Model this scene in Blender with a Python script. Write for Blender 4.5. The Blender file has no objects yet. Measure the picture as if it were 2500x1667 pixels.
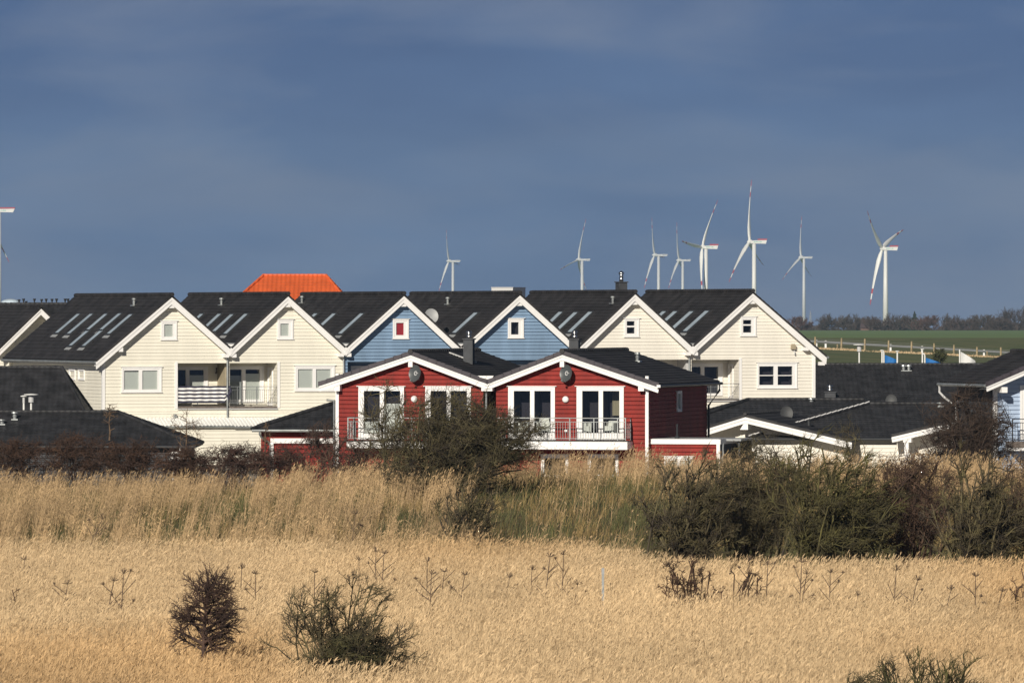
import bpy, math, random
import numpy as np
from mathutils import Vector, Matrix
R = math.radians
random.seed(7); RNG = np.random.default_rng(7)
S = bpy.context.scene; COL = S.collection

# ------------------------------------------------------------------ camera
F, CX, HY, EYE = 17200.0, 1250.0, 760.0, 8.6      # focal length in photo pixels, horizon row, eye height
cd = bpy.data.cameras.new('camera'); cam = bpy.data.objects.new('camera', cd); COL.objects.link(cam)
cam.location = (0, 0, EYE); cam.rotation_euler = (R(90), 0, 0)
cd.sensor_width = 36; cd.lens = F/2500*36; cd.shift_y = (HY-833.5)/2500
cd.clip_start = 1; cd.clip_end = 60000
S.camera = cam
S.view_settings.view_transform = 'Standard'; S.view_settings.look = 'None'
S.view_settings.exposure = 0.0; S.view_settings.gamma = 1
# ------------------------------------------------------------------ sun + sky
SUN_A, SUN_EL = R(18), R(25)
sv = Vector((-math.sin(SUN_A)*math.cos(SUN_EL), -math.cos(SUN_A)*math.cos(SUN_EL), math.sin(SUN_EL)))
sl = bpy.data.lights.new('sun', 'SUN'); sl.energy = 4.9; sl.angle = R(0.5); sl.color = (1, .925, .80)
so = bpy.data.objects.new('sun', sl); COL.objects.link(so); so.location = (-40, -100, 90)
so.rotation_euler = sv.to_track_quat('Z', 'Y').to_euler()
w = bpy.data.worlds.new('World'); S.world = w; w.use_nodes = True
nt = w.node_tree; N = nt.nodes; Lk = nt.links; N.clear()
out = N.new('ShaderNodeOutputWorld'); bg = N.new('ShaderNodeBackground'); Lk.new(bg.outputs[0], out.inputs[0])
sky = N.new('ShaderNodeTexSky'); sky.sky_type = 'NISHITA'; sky.sun_disc = False
sky.sun_elevation = SUN_EL; sky.sun_rotation = R(198)
tc = N.new('ShaderNodeTexCoord')
sep = N.new('ShaderNodeSeparateXYZ'); Lk.new(tc.outputs['Generated'], sep.inputs[0])
mp = N.new('ShaderNodeMapping'); mp.inputs['Scale'].default_value = (9, 9, 30); mp.inputs['Rotation'].default_value = (0, R(-7), 0); mp.inputs['Location'].default_value = (3.1, 0, 1.3)
Lk.new(tc.outputs['Generated'], mp.inputs[0])
nz = N.new('ShaderNodeTexNoise'); nz.inputs['Scale'].default_value = 2.3; nz.inputs['Detail'].default_value = 6; nz.inputs['Roughness'].default_value = .5; nz.inputs['Distortion'].default_value = .35
Lk.new(mp.outputs[0], nz.inputs[0])
# colour with elevation: rain-cloud bank in the lower sky
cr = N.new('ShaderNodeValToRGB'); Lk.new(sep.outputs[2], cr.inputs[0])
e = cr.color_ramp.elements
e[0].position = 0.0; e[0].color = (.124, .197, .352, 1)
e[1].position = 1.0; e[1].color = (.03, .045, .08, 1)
for p, c in ((.012, (.106, .180, .348, 1)), (.026, (.077, .146, .318, 1)), (.044, (.059, .116, .266, 1)), (.075, (.048, .078, .165, 1)), (.16, (.034, .052, .10, 1))):  # stops above the view are darkened to cut the ambient fill
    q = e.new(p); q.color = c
cl = N.new('ShaderNodeValToRGB'); Lk.new(nz.outputs[0], cl.inputs[0])
cl.color_ramp.elements[0].position = .42; cl.color_ramp.elements[0].color = (0, 0, 0, 1)
cl.color_ramp.elements[1].position = .66; cl.color_ramp.elements[1].color = (1, 1, 1, 1)
mx = N.new('ShaderNodeMixRGB'); mx.inputs[2].default_value = (.195, .236, .345, 1)
mm = N.new('ShaderNodeMath'); mm.operation = 'MULTIPLY'; mm.inputs[1].default_value = .60; Lk.new(cl.outputs[0], mm.inputs[0])
mp2 = N.new('ShaderNodeMapping'); mp2.inputs['Scale'].default_value = (14, 14, 60); mp2.inputs['Rotation'].default_value = (0, R(-9), 0); mp2.inputs['Location'].default_value = (7.7, 0, 4.2); Lk.new(tc.outputs['Generated'], mp2.inputs[0])
n2 = N.new('ShaderNodeTexNoise'); n2.inputs['Scale'].default_value = 1.6; n2.inputs['Detail'].default_value = 4; Lk.new(mp2.outputs[0], n2.inputs[0])
c2 = N.new('ShaderNodeValToRGB'); c2.color_ramp.elements[0].position = .32; c2.color_ramp.elements[0].color = (.78, .82, .88, 1); c2.color_ramp.elements[1].position = .68; c2.color_ramp.elements[1].color = (1.1, 1.08, 1.05, 1); Lk.new(n2.outputs[0], c2.inputs[0])
dk = N.new('ShaderNodeMixRGB'); dk.blend_type = 'MULTIPLY'; dk.inputs[0].default_value = 1; Lk.new(cr.outputs[0], dk.inputs[1]); Lk.new(c2.outputs[0], dk.inputs[2])
Lk.new(mm.outputs[0], mx.inputs[0]); Lk.new(dk.outputs[0], mx.inputs[1])
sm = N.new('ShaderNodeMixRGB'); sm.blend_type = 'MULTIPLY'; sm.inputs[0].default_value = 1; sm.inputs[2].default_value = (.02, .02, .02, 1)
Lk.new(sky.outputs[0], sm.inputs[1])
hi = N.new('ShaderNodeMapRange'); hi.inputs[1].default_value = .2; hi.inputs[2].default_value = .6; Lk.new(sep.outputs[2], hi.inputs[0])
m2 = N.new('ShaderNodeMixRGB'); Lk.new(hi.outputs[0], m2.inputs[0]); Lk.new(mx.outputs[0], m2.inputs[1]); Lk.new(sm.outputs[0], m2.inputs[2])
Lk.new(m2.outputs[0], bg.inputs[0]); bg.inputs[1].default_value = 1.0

# ------------------------------------------------------------------ helpers
def W(px, py, D): return Vector(((px-CX)*D/F, D, EYE+(HY-py)*D/F))
def pz(py, D): return EYE+(HY-py)*D/F

def mat(name, col, rough=.6, metal=0, spec=.5, bump=None, vary=None, wave=None, col2=None, attr=None):
    m = bpy.data.materials.new(name); m.use_nodes = True; t = m.node_tree; n = t.nodes; l = t.links
    b = n['Principled BSDF']; b.inputs['Roughness'].default_value = rough; b.inputs['Metallic'].default_value = metal
    b.inputs['Specular IOR Level'].default_value = spec
    b.inputs['Base Color'].default_value = (*col, 1)
    co = n.new('ShaderNodeTexCoord')
    if vary or col2:
        nn = n.new('ShaderNodeTexNoise'); nn.inputs['Scale'].default_value = (vary or (2, .15))[0]; nn.inputs['Detail'].default_value = 5
        mpn = n.new('ShaderNodeMapping'); mpn.inputs['Scale'].default_value = (1.1, 1.1, .3) if 'paint' in name else (1, 1, 1); l.new(co.outputs['Object'], mpn.inputs[0]); l.new(mpn.outputs[0], nn.inputs[0])
        rp = n.new('ShaderNodeValToRGB'); l.new(nn.outputs[0], rp.inputs[0])
        a = (vary or (2, .15))[1]
        c2 = col2 or tuple(c*(1+a) for c in col); c1 = tuple(c*(1-a) for c in col) if not col2 else col
        rp.color_ramp.elements[0].position = .35; rp.color_ramp.elements[1].position = .65
        rp.color_ramp.elements[0].color = (*c1, 1); rp.color_ramp.elements[1].color = (*c2, 1)
        src = rp.outputs[0]
        if attr:
            at = n.new('ShaderNodeAttribute'); at.attribute_name = attr
            mu = n.new('ShaderNodeMixRGB'); mu.blend_type = 'MULTIPLY'; mu.inputs[0].default_value = 1
            l.new(src, mu.inputs[1]); l.new(at.outputs['Color'], mu.inputs[2]); src = mu.outputs[0]
        l.new(src, b.inputs['Base Color'])
    if wave:   # (direction, period m, strength)
        wv = n.new('ShaderNodeTexWave'); wv.bands_direction = wave[0]; wv.inputs['Scale'].default_value = .314/wave[1]
        l.new(co.outputs['Object'], wv.inputs[0])
        bp = n.new('ShaderNodeBump'); bp.inputs['Strength'].default_value = wave[2]; bp.inputs['Distance'].default_value = .04
        l.new(wv.outputs[0], bp.inputs['Height']); l.new(bp.outputs[0], b.inputs['Normal'])
    elif bump:
        n2 = n.new('ShaderNodeTexNoise'); n2.inputs['Scale'].default_value = bump[0]; l.new(co.outputs['Object'], n2.inputs[0])
        bp = n.new('ShaderNodeBump'); bp.inputs['Strength'].default_value = bump[1]; bp.inputs['Distance'].default_value = .03
        l.new(n2.outputs[0], bp.inputs['Height']); l.new(bp.outputs[0], b.inputs['Normal'])
    return m
def glass_mat():
    m = bpy.data.materials.new('window_glass'); m.use_nodes = True; t = m.node_tree; n = t.nodes; n.clear()
    o = n.new('ShaderNodeOutputMaterial'); mi = n.new('ShaderNodeMixShader'); tr = n.new('ShaderNodeBsdfTransparent'); g = n.new('ShaderNodeBsdfGlossy')
    g.inputs['Roughness'].default_value = .03; tr.inputs[0].default_value = (.86, .89, .88, 1)
    mi.inputs[0].default_value = .055
    t.links.new(tr.outputs[0], mi.inputs[1]); t.links.new(g.outputs[0], mi.inputs[2]); t.links.new(mi.outputs[0], o.inputs[0])
    return m
M = dict(
 cream=mat('cream_paint', (.80, .765, .66), .6, vary=(.9, .05)),
 cream2=mat('pale_cream_paint', (.80, .762, .68), .6, vary=(.9, .05)),
 blue=mat('blue_paint', (.195, .295, .43), .6, vary=(.9, .14)),
 lblue=mat('light_blue_paint', (.40, .50, .66), .6, vary=(.7, .05)),
 red=mat('red_paint', (.235, .0195, .0135), .65, spec=.25, vary=(1.3, .22)),
 white=mat('white_paint', (.82, .81, .80), .5, vary=(1.5, .03)),
 fabric=mat('white_fabric', (.74, .73, .69), .9, bump=(8, .3)),
 navy=mat('navy_fabric', (.035, .035, .06), .9),
 roof_y=mat('slate_tiles_along', (.028, .026, .027), .62, vary=(1.4, .38), wave=('Y', .30, .45), spec=.35),
 roof_x=mat('slate_tiles_across', (.024, .024, .027), .62, vary=(1.4, .38), wave=('X', .30, .45), spec=.35),
 verge=mat('verge_tiles', (.05, .042, .052), .6, vary=(3, .2)),
 orange=mat('orange_clay_tiles', (.62, .115, .03), .6, vary=(1.2, .1), wave=('X', .3, .7)),
 orange_y=mat('orange_clay_tiles_side', (.60, .11, .03), .6, vary=(1.2, .1), wave=('Y', .3, .7)),
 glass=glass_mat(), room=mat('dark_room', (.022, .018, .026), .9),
 roomw=mat('room_wall', (.28, .24, .17), .9),
 blind=mat('pale_blind', (.62, .63, .60), .8, wave=('Z', .05, .5)),
 curtain=mat('white_curtain', (.75, .75, .72), .9, wave=('X', .12, .8)),
 redblind=mat('red_blind', (.36, .012, .02), .8),
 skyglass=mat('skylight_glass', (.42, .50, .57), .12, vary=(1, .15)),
 dark=mat('anthracite_metal', (.03, .032, .036), .45, spec=.4),
 slate=mat('slate_grey', (.045, .048, .055), .7, vary=(3, .2)),
 steel=mat('stainless_steel', (.62, .62, .62), .28, metal=1),
 zinc=mat('zinc_pipe', (.36, .38, .38), .4, metal=.6, vary=(2, .2)),
 grey=mat('grey_paint', (.32, .33, .34), .5), dish=mat('dish_anthracite', (.07, .078, .082), .35), dgrey=mat('dish_grey', (.045, .047, .05), .6), lgrey=mat('light_grey', (.5, .5, .5), .5),
 deck=mat('weathered_deck', (.14, .115, .10), .8, vary=(6, .3)),
 sheet=mat('white_sheet_roof', (.78, .78, .76), .4, vary=(1, .04)),
 tan=mat('tan_board', (.34, .29, .2), .7, vary=(2, .1)),
 turbg=mat('turbine_grey', (.56, .58, .60), .5), rail=mat('galvanised_rail', (.20, .21, .22), .5), turb=mat('turbine_white', (.74, .74, .72), .45), tred=mat('turbine_red', (.42, .035, .05), .5), green=mat('lettering_green', (.08, .42, .33), .6),
 wood=mat('weathered_wood', (.30, .235, .14), .8, vary=(3, .3)),
 flagb=mat('flag_blue', (.006, .13, .40), .7), flagw=mat('flag_white', (.62, .63, .62), .7),
 brick=mat('plain_brick', (.12, .07, .055), .8), fbrown=mat('farm_roof', (.055, .035, .035), .8),
)
class MB:
    def __init__(s): s.v = []; s.f = []; s.m = []; s.mi = 0
    def quad(s, *p):
        i = len(s.v); s.v += [tuple(q) for q in p]; s.f.append(tuple(range(i, i+len(p)))); s.m.append(s.mi)
    def hexa(s, c):      # 8 corners: bottom 4 ccw, top 4 ccw
        i = len(s.v); s.v += [tuple(q) for q in c]
        for f in ((3, 2, 1, 0), (4, 5, 6, 7), (0, 1, 5, 4), (1, 2, 6, 5), (2, 3, 7, 6), (3, 0, 4, 7)): s.f.append(tuple(i+k for k in f)); s.m.append(s.mi)
    def box(s, x0, x1, y0, y1, z0, z1):
        s.hexa([(x0, y0, z0), (x1, y0, z0), (x1, y1, z0), (x0, y1, z0), (x0, y0, z1), (x1, y0, z1), (x1, y1, z1), (x0, y1, z1)])
    def mbox(s, mp, a0, a1, o0, o1, z0, z1):
        s.hexa([mp(a0, o1, z0), mp(a1, o1, z0), mp(a1, o0, z0), mp(a0, o0, z0), mp(a0, o1, z1), mp(a1, o1, z1), mp(a1, o0, z1), mp(a0, o0, z1)])
    def tube(s, pts, r, n=8, cap=True):
        pts = [Vector(p) for p in pts]; rs = r if isinstance(r, (list, tuple)) else [r]*len(pts); base = len(s.v)
        for k, p in enumerate(pts):
            t = (pts[min(k+1, len(pts)-1)]-pts[max(k-1, 0)]).normalized()
            a = t.cross(Vector((0, 0, 1)) if abs(t.z) < .95 else Vector((1, 0, 0))).normalized(); b = t.cross(a)
            for j in range(n):
                q = p+(a*math.cos(2*math.pi*j/n)+b*math.sin(2*math.pi*j/n))*rs[k]; s.v.append(tuple(q))
        for k in range(len(pts)-1):
            for j in range(n):
                s.f.append((base+k*n+j, base+k*n+(j+1) % n, base+(k+1)*n+(j+1) % n, base+(k+1)*n+j)); s.m.append(s.mi)
        if cap:
            s.f.append(tuple(base+j for j in range(n))[::-1]); s.m.append(s.mi)
            s.f.append(tuple(base+(len(pts)-1)*n+j for j in range(n))); s.m.append(s.mi)
    def prism(s, poly, y0, y1):   # poly in (x,z), extruded in y
        n = len(poly); i = len(s.v)
        s.v += [(x, y0, z) for x, z in poly]+[(x, y1, z) for x, z in poly]
        s.f.append(tuple(range(i, i+n))); s.f.append(tuple(range(i+2*n-1, i+n-1, -1))); s.m += [s.mi]*2
        for k in range(n): s.f.append((i+k, i+n+k, i+n+(k+1) % n, i+(k+1) % n)); s.m.append(s.mi)
    def build(s, name, mats, parent=None, smooth=False, **kw):
        me = bpy.data.meshes.new(name); me.from_pydata([tuple(v) for v in s.v], [], s.f)
        mats = mats if isinstance(mats, list) else [mats]
        for m in mats: me.materials.append(m)
        me.polygons.foreach_set('material_index', s.m)
        if smooth: me.polygons.foreach_set('use_smooth', [True]*len(s.f))
        me.update(); o = bpy.data.objects.new(name, me); COL.objects.link(o)
        if parent: o.parent = parent
        tag(o, **kw); return o
def tag(o, label=None, cat=None, group=None, kind=None):
    if label: o['label'] = label
    if cat: o['category'] = cat
    if group: o['group'] = group
    if kind: o['kind'] = kind
    return o
def empty(name, loc, rz=0, **kw):
    o = bpy.data.objects.new(name, None); COL.objects.link(o); o.location = loc; o.rotation_euler = (0, 0, rz); o.empty_display_size = .3
    tag(o, **kw); return o

class Frame:      # vertical plane through a photo column at distance D, turned by th
    def __init__(s, px, D, th):
        s.X, s.Y, s.th = (px-CX)*D/F, D, R(th); s.c, s.s = math.cos(s.th), math.sin(s.th)
    def ray(s, px, py):
        d = Vector(((px-CX)/F, 1, (HY-py)/F)); o = Vector((-s.X, -s.Y, EYE))
        r = lambda v: Vector((v.x*s.c+v.y*s.s, -v.x*s.s+v.y*s.c, v.z)); return r(o), r(d)
    def hit(s, px, py, p0, n):
        o, d = s.ray(px, py); p0 = Vector(p0); n = Vector(n); return o+d*((p0-o).dot(n)/d.dot(n))
    def uz(s, px, py, v=0):
        h = s.hit(px, py, (0, v, 0), (0, 1, 0)); return h.x, h.z
    def u(s, px, v=0): return s.uz(px, HY, v)[0]
    def z(s, px, py, v=0): return s.uz(px, py, v)[1]
    def yz(s, px, py, x): h = s.hit(px, py, (x, 0, 0), (1, 0, 0)); return h.y, h.z
    def world(s, x, y): return (s.X+x*s.c-y*s.s, s.Y+x*s.s+y*s.c)
    def empty(s, name, **kw): return empty(name, (s.X, s.Y, 0), s.th, **kw)

def Mfront(v=0): return lambda a, o, z: (a, v-o, z)
def Mleft(x=0): return lambda a, o, z: (x-o, a, z)       # faces -x
def Mright(x=0): return lambda a, o, z: (x+o, a, z)      # faces +x

def clap(mb, mp, lo, hi, z0, z1, holes=(), pitch=.19, flat=False, lip=.022, gap=.030):
    """lapped weatherboards between lo(z) and hi(z), leaving out the rectangular holes (a0,a1,za,zb)"""
    z = z0
    while z < z1-1e-4:
        zt = min(z+pitch, z1); br = sorted({z, zt, *[h for q in holes for h in q[2:4] if z < h < zt]})
        for b0, b1 in zip(br, br[1:]):
            zm = (b0+b1)/2; a0, a1 = lo(zm), hi(zm)
            if a1-a0 < .01: continue
            cuts = [(a0, a1)]
            for q in holes:
                if q[2] <= zm <= q[3]:
                    nc = []
                    for c0, c1 in cuts:
                        if q[1] <= c0 or q[0] >= c1: nc.append((c0, c1)); continue
                        if q[0] > c0: nc.append((c0, q[0]))
                        if q[1] < c1: nc.append((q[1], c1))
                    cuts = nc
            for c0, c1 in cuts:
                cl, ch = (abs(c0-a0) < 1e-6), (abs(c1-a1) < 1e-6)
                p = lambda e, zz: (lo(zz) if cl else c0) if e == 0 else (hi(zz) if ch else c1)
                if flat: mb.quad(mp(p(0, b0), -.045, b0), mp(p(1, b0), -.045, b0), mp(p(1, b1), -.045, b1), mp(p(0, b1), -.045, b1)); continue
                bb = b0+gap if b0 == z else b0
                if bb >= b1: continue
                ob = lip*(1-(bb-z)/pitch*.7); ot = lip*(1-(b1-z)/pitch*.7)
                mb.quad(mp(p(0, bb), ob, bb), mp(p(1, bb), ob, bb), mp(p(1, b1), ot, b1), mp(p(0, b1), ot, b1))
                mb.quad(mp(p(0, bb), -.045, bb), mp(p(1, bb), -.045, bb), mp(p(1, bb), ob, bb), mp(p(0, bb), ob, bb))
                mb.quad(mp(p(0, b1), ot, b1), mp(p(1, b1), ot, b1), mp(p(1, b1), -.045, b1), mp(p(0, b1), -.045, b1))
        z = zt
def wall(parent, mp, lo, hi, z0, z1, m, holes=(), name='wall', pitch=.19, gap=.030):
    if m in (M['cream'], M['cream2']): gap = .015
    mb = MB(); clap(mb, mp, lo, hi, z0, z1, holes, pitch, gap=gap); clap(mb, mp, lo, hi, z0, z1, holes, pitch, True)
    return mb.build(name, m, parent)
def K(c): return lambda z: c

def window(parent, mp, a0, a1, z0, z1, panes, fm='white', name='window', head=True, thick=.05, room=.5):
    """panes: (a0,a1,z0,z1,kind)"""
    xs = sorted({a0, a1, *[p[0] for p in panes], *[p[1] for p in panes]}); zs = sorted({z0, z1, *[p[2] for p in panes], *[p[3] for p in panes]})
    mb = MB()
    for x0, x1 in zip(xs, xs[1:]):
        for y0, y1 in zip(zs, zs[1:]):
            xm, ym = (x0+x1)/2, (y0+y1)/2
            if any(p[0] < xm < p[1] and p[2] < ym < p[3] for p in panes): continue
            mb.mbox(mp, x0, x1, -.06, thick, y0, y1)
    e = .025    # raised outer casing
    cw = min(.09, (panes[0][0]-a0)*.55)
    mb.mbox(mp, a0-.01, a0+cw, thick, thick+e, z0, z1); mb.mbox(mp, a1-cw, a1+.01, thick, thick+e, z0, z1)
    mb.mbox(mp, a0+cw, a1-cw, thick, thick+e, z1-cw, z1+.004); mb.mbox(mp, a0+cw, a1-cw, thick, thick+e, z0, z0+cw*.8)
    if head: mb.mbox(mp, a0-.09, a1+.09, .0, .11, z1+.006, z1+.036); mb.mbox(mp, a0-.05, a1+.05, .0, .10, z0-.034, z0-.004)
    wo = mb.build(name, M[fm], parent)
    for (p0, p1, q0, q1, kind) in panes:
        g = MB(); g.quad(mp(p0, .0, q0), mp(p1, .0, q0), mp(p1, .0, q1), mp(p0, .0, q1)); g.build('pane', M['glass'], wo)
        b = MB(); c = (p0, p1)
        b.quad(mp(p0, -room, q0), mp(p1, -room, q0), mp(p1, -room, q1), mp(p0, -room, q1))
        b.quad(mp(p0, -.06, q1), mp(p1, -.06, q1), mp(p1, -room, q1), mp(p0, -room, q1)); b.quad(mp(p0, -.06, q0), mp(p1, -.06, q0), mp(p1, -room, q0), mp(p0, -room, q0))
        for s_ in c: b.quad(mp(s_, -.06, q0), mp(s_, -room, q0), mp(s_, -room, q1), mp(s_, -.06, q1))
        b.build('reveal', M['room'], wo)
        k = kind.split(':'); frac = float(k[1]) if len(k) > 1 else 1
        if k[0] in ('blind', 'curtain', 'redblind', 'grey'):
            t = MB(); zb = q0; ztp = q0+(q1-q0)*frac
            if k[0] == 'curtain':
                n = 14
                for i in range(n):
                    x0, x1 = p0+(p1-p0)*i/n, p0+(p1-p0)*(i+1)/n; o0, o1 = (-.04, -.07) if i % 2 else (-.07, -.04)
                    t.quad(mp(x0, o0, zb), mp(x1, o1, zb), mp(x1, o1, ztp), mp(x0, o0, ztp))
            else: t.quad(mp(p0, -.035, zb), mp(p1, -.035, zb), mp(p1, -.035, ztp), mp(p0, -.035, ztp))
            t.build('curtain' if k[0] == 'curtain' else 'blind', M[k[0]], wo)
    return wo

def slope(parent, r0, r1, e0, e1, n, m, name='roof', th=.10, step=.020, mb=None):
    """tiled roof slope: ridge r0->r1, eave e0->e1, n courses"""
    own = mb is None; mb = mb or MB(); r0, r1, e0, e1 = map(Vector, (r0, r1, e0, e1))
    nm = (r1-r0 if (r1-r0).length > .05 else e1-e0).cross(e0-r0).normalized()
    if nm.z < 0: nm = -nm
    for i in range(n):
        t0, t1 = i/n, (i+1)/n; a, b, c, d = r0.lerp(e0, t0), r1.lerp(e1, t0), r1.lerp(e1, t1), r0.lerp(e0, t1)
        mb.quad(a, b, c+nm*step, d+nm*step); mb.quad(d+nm*step, c+nm*step, c, d)
        mb.quad(a, d, d+nm*step); mb.quad(b, c, c+nm*step)
    u = nm*-th
    mb.quad(r0+u, r1+u, e1+u, e0+u); mb.quad(r0, e0, e0+u, r0+u); mb.quad(r1, e1, e1+u, r1+u); mb.quad(e0, e1, e1+u, e0+u); mb.quad(r0, r1, r1+u, r0+u)
    if own: return mb.build(name, m, parent)
def ridge_cap(mb, a, b, r=.1, pitch=.4):
    a, b = Vector(a), Vector(b); n = max(2, int((b-a).length/pitch))
    for i in range(n):
        p, q = a.lerp(b, i/n), a.lerp(b, (i+1)/n+.06/n); mb.tube([p, q], [r*1.08, r*.9], 10)
def vent_pipe(parent, base, h=.45, r=.06, m='zinc', name='vent_pipe'):
    mb = MB(); x, y, z = base
    mb.tube([(x, y, z-.1), (x, y, z+h*.75)], r, 10); mb.tube([(x, y, z+h*.78), (x, y, z+h)], [r*1.9, r*1.7], 12); mb.tube([(x, y, z+h*.4), (x, y, z+h*.48)], r*1.35, 10)
    mb.box(x-.16, x+.16, y-.2, y+.2, z-.03, z+.035)
    return mb.build(name, M[m], parent)
def chimney(parent, x0, x1, y0, y1, z0, z1, pot=.3):
    mb = MB(); mb.box(x0, x1, y0, y1, z0, z1); mb.box(x0-.05, x1+.05, y0-.05, y1+.05, z1, z1+.06)
    c = mb.build('chimney', M['slate'], parent); xm, ym = (x0+x1)/2, (y0+y1)/2
    p = MB(); r = (x1-x0)*.24; p.tube([(xm, ym, z1+.06), (xm, ym, z1+.06+pot*.45)], r, 14); p.tube([(xm, ym, z1+.06+pot*.45), (xm, ym, z1+.06+pot*.7)], [r*.75, r*1.1], 14)
    p.tube([(xm, ym, z1+.06+pot*.72), (xm, ym, z1+.06+pot*.85), (xm, ym, z1+.06+pot)], [r*1.35, r*1.3, r*.3], 14); p.build('chimney_pot', M['steel'], c, smooth=True)
    return c
def railing(parent, mp, a0, a1, z0, z1, o=.04, posts=(), nb=None, m='zinc', name='railing'):
    mb = MB(); nb = nb or int((a1-a0)/.12)
    mb.mbox(mp, a0, a1, o-.02, o+.02, z1-.035, z1); mb.mbox(mp, a0, a1, o-.012, o+.012, z0, z0+.03); mb.mbox(mp, a0, a1, o-.012, o+.012, z1-.2, z1-.175)
    for i in range(nb+1):
        x = a0+(a1-a0)*i/nb; mb.mbox(mp, x-.007, x+.007, o-.007, o+.007, z0, z1-.18)
    for x in posts: mb.mbox(mp, x-.022, x+.022, o-.022, o+.022, z0-.06, z1)
    return mb.build(name, M[m], parent)
def dish(name, loc, r, aim, label, tilt=12, m='dish', mark=True, arm_down=True, mast=.6):
    """offset dish with feed arm, wall bracket; aim = degrees turned about z (0 faces the camera)"""
    e = empty(name, loc, R(aim), label=label, cat='satellite dish')
    mb = MB(); n = 28; rings = 6
    tl = R(tilt)
    def P(rr, a, off=0):
        x = rr*r*.9*math.cos(a); z = rr*r*math.sin(a); y = -.16*r+.22*r*(1-rr*rr)+off
        return (x, y*math.cos(tl)+z*math.sin(tl)*1, z*math.cos(tl)-y*math.sin(tl))
    base = 0
    for off in (0, .015):
        for k in range(1, rings+1):
            for j in range(n):
                a0, a1 = 2*math.pi*j/n, 2*math.pi*(j+1)/n
                if k == 1: mb.quad(P(0, 0, off), P(1/rings, a0, off), P(1/rings, a1, off))
                else: mb.quad(P((k-1)/rings, a0, off), P(k/rings, a0, off), P(k/rings, a1, off), P((k-1)/rings, a1, off))
    for j in range(n):
        a0, a1 = 2*math.pi*j/n, 2*math.pi*(j+1)/n; mb.quad(P(1, a0), P(1, a1), P(1, a1, .015), P(1, a0, .015))
    mb.build('reflector', M[m], e, smooth=True)
    a = MB(); z0 = -r*1.0; a.tube([(0, -.05, z0), (0, -r*.75, -r*.95)], .016, 6); a.tube([(.0, -r*.72, -r*.98), (0, -r*.95, -r*.8)], .045, 8)
    a.tube([(-.1, .02, z0*.95), (0, -r*.75, -r*.95)], .01, 6); a.build('feed_arm', M['zinc'], e)
    b = MB(); b.tube([(0, .04, 0), (0, .25, 0), (0, .25, -mast)], .025, 8); b.box(-.09, .09, .05, .16, -.16, .1); b.build('bracket', M['zinc'], e)
    if mark:
        k = MB()
        for j in range(20):
            a0, a1 = R(30+300*j/20), R(30+300*(j+1)/20)
            k.quad(P(.16+0, a0, -.012), P(.27, a0, -.012), P(.27, a1, -.012), P(.16, a1, -.012))
        k.quad(P(.03, R(-90), -.014), P(.46, R(-5), -.014), P(.46, R(5), -.014), P(.06, R(90), -.014))
        k.build('emblem', M['lgrey'], e)
    return e
# ------------------------------------------------------------------ terrain
def sst(a, b, x): t = np.clip((x-a)/(b-a), 0, 1); return t*t*(3-2*t)
def gz(x, y):
    x = np.asarray(x, float); y = np.asarray(y, float)
    px = x/np.maximum(y, 1)*F+CX
    crest = 1.05+.65*sst(500, 1300, px)
    z = -.4+(crest+.4)*sst(223, 268, y)
    z = z*(1-sst(288, 303, y))
    road = 4.6-1.0*np.clip((px-1985)/458, -.2, 1.2)
    z = z+(road-0)*sst(560, 778, y)*(y < 2e5)
    z = z+(5.2-road)*sst(800, 905, y)
    far = 8.6-46.5*y/F
    t = sst(905, 3300, y); z = np.where(y > 905, far-.95*(1-t), z)
    z = np.where(y > 3300, far, z)
    return z
ys = np.concatenate([np.linspace(60, 215, 14), np.linspace(220, 310, 61), np.linspace(330, 560, 8), np.linspace(580, 960, 50), np.linspace(1000, 3400, 24), np.array([4500, 7000, 11000, 20000])])
xs = np.linspace(-.16, .16, 61)
X = xs[None, :]*(ys[:, None]+200)*1.0; Y = np.repeat(ys[:, None], 61, 1); Z = gz(X, Y)
nz_ = RNG.normal(0, .04, Z.shape); Z = Z+np.where((Y < 300), nz_, 0)
mb = MB(); mb.v = list(zip(X.ravel().tolist(), Y.ravel().tolist(), Z.ravel().tolist()))
for i in range(len(ys)-1):
    for j in range(60):
        mb.f.append((i*61+j, i*61+j+1, (i+1)*61+j+1, (i+1)*61+j))
        yy = (ys[i]+ys[i+1])/2; mb.m.append(0 if yy < 226 else 1 if yy < 300 else 2 if yy < 560 else 3 if yy < 903 else 4)
g_mats = [mat('straw_litter', (.14, .085, .04), .9, col2=(.24, .15, .07)),
          mat('bank_turf', (.050, .050, .018), .9, vary=(.3, .1), col2=(.15, .105, .045)),
          mat('yard_paving', (.22, .2, .17), .9, vary=(.5, .2)),
          mat('verge_turf', (.062, .090, .028), .9, vary=(.22, .1), col2=(.125, .125, .052)),
          mat('crop_field', (.105, .175, .062), .9, vary=(.008, .1), col2=(.135, .200, .075))]
mb.build('ground', g_mats, kind='structure', smooth=True)

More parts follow.
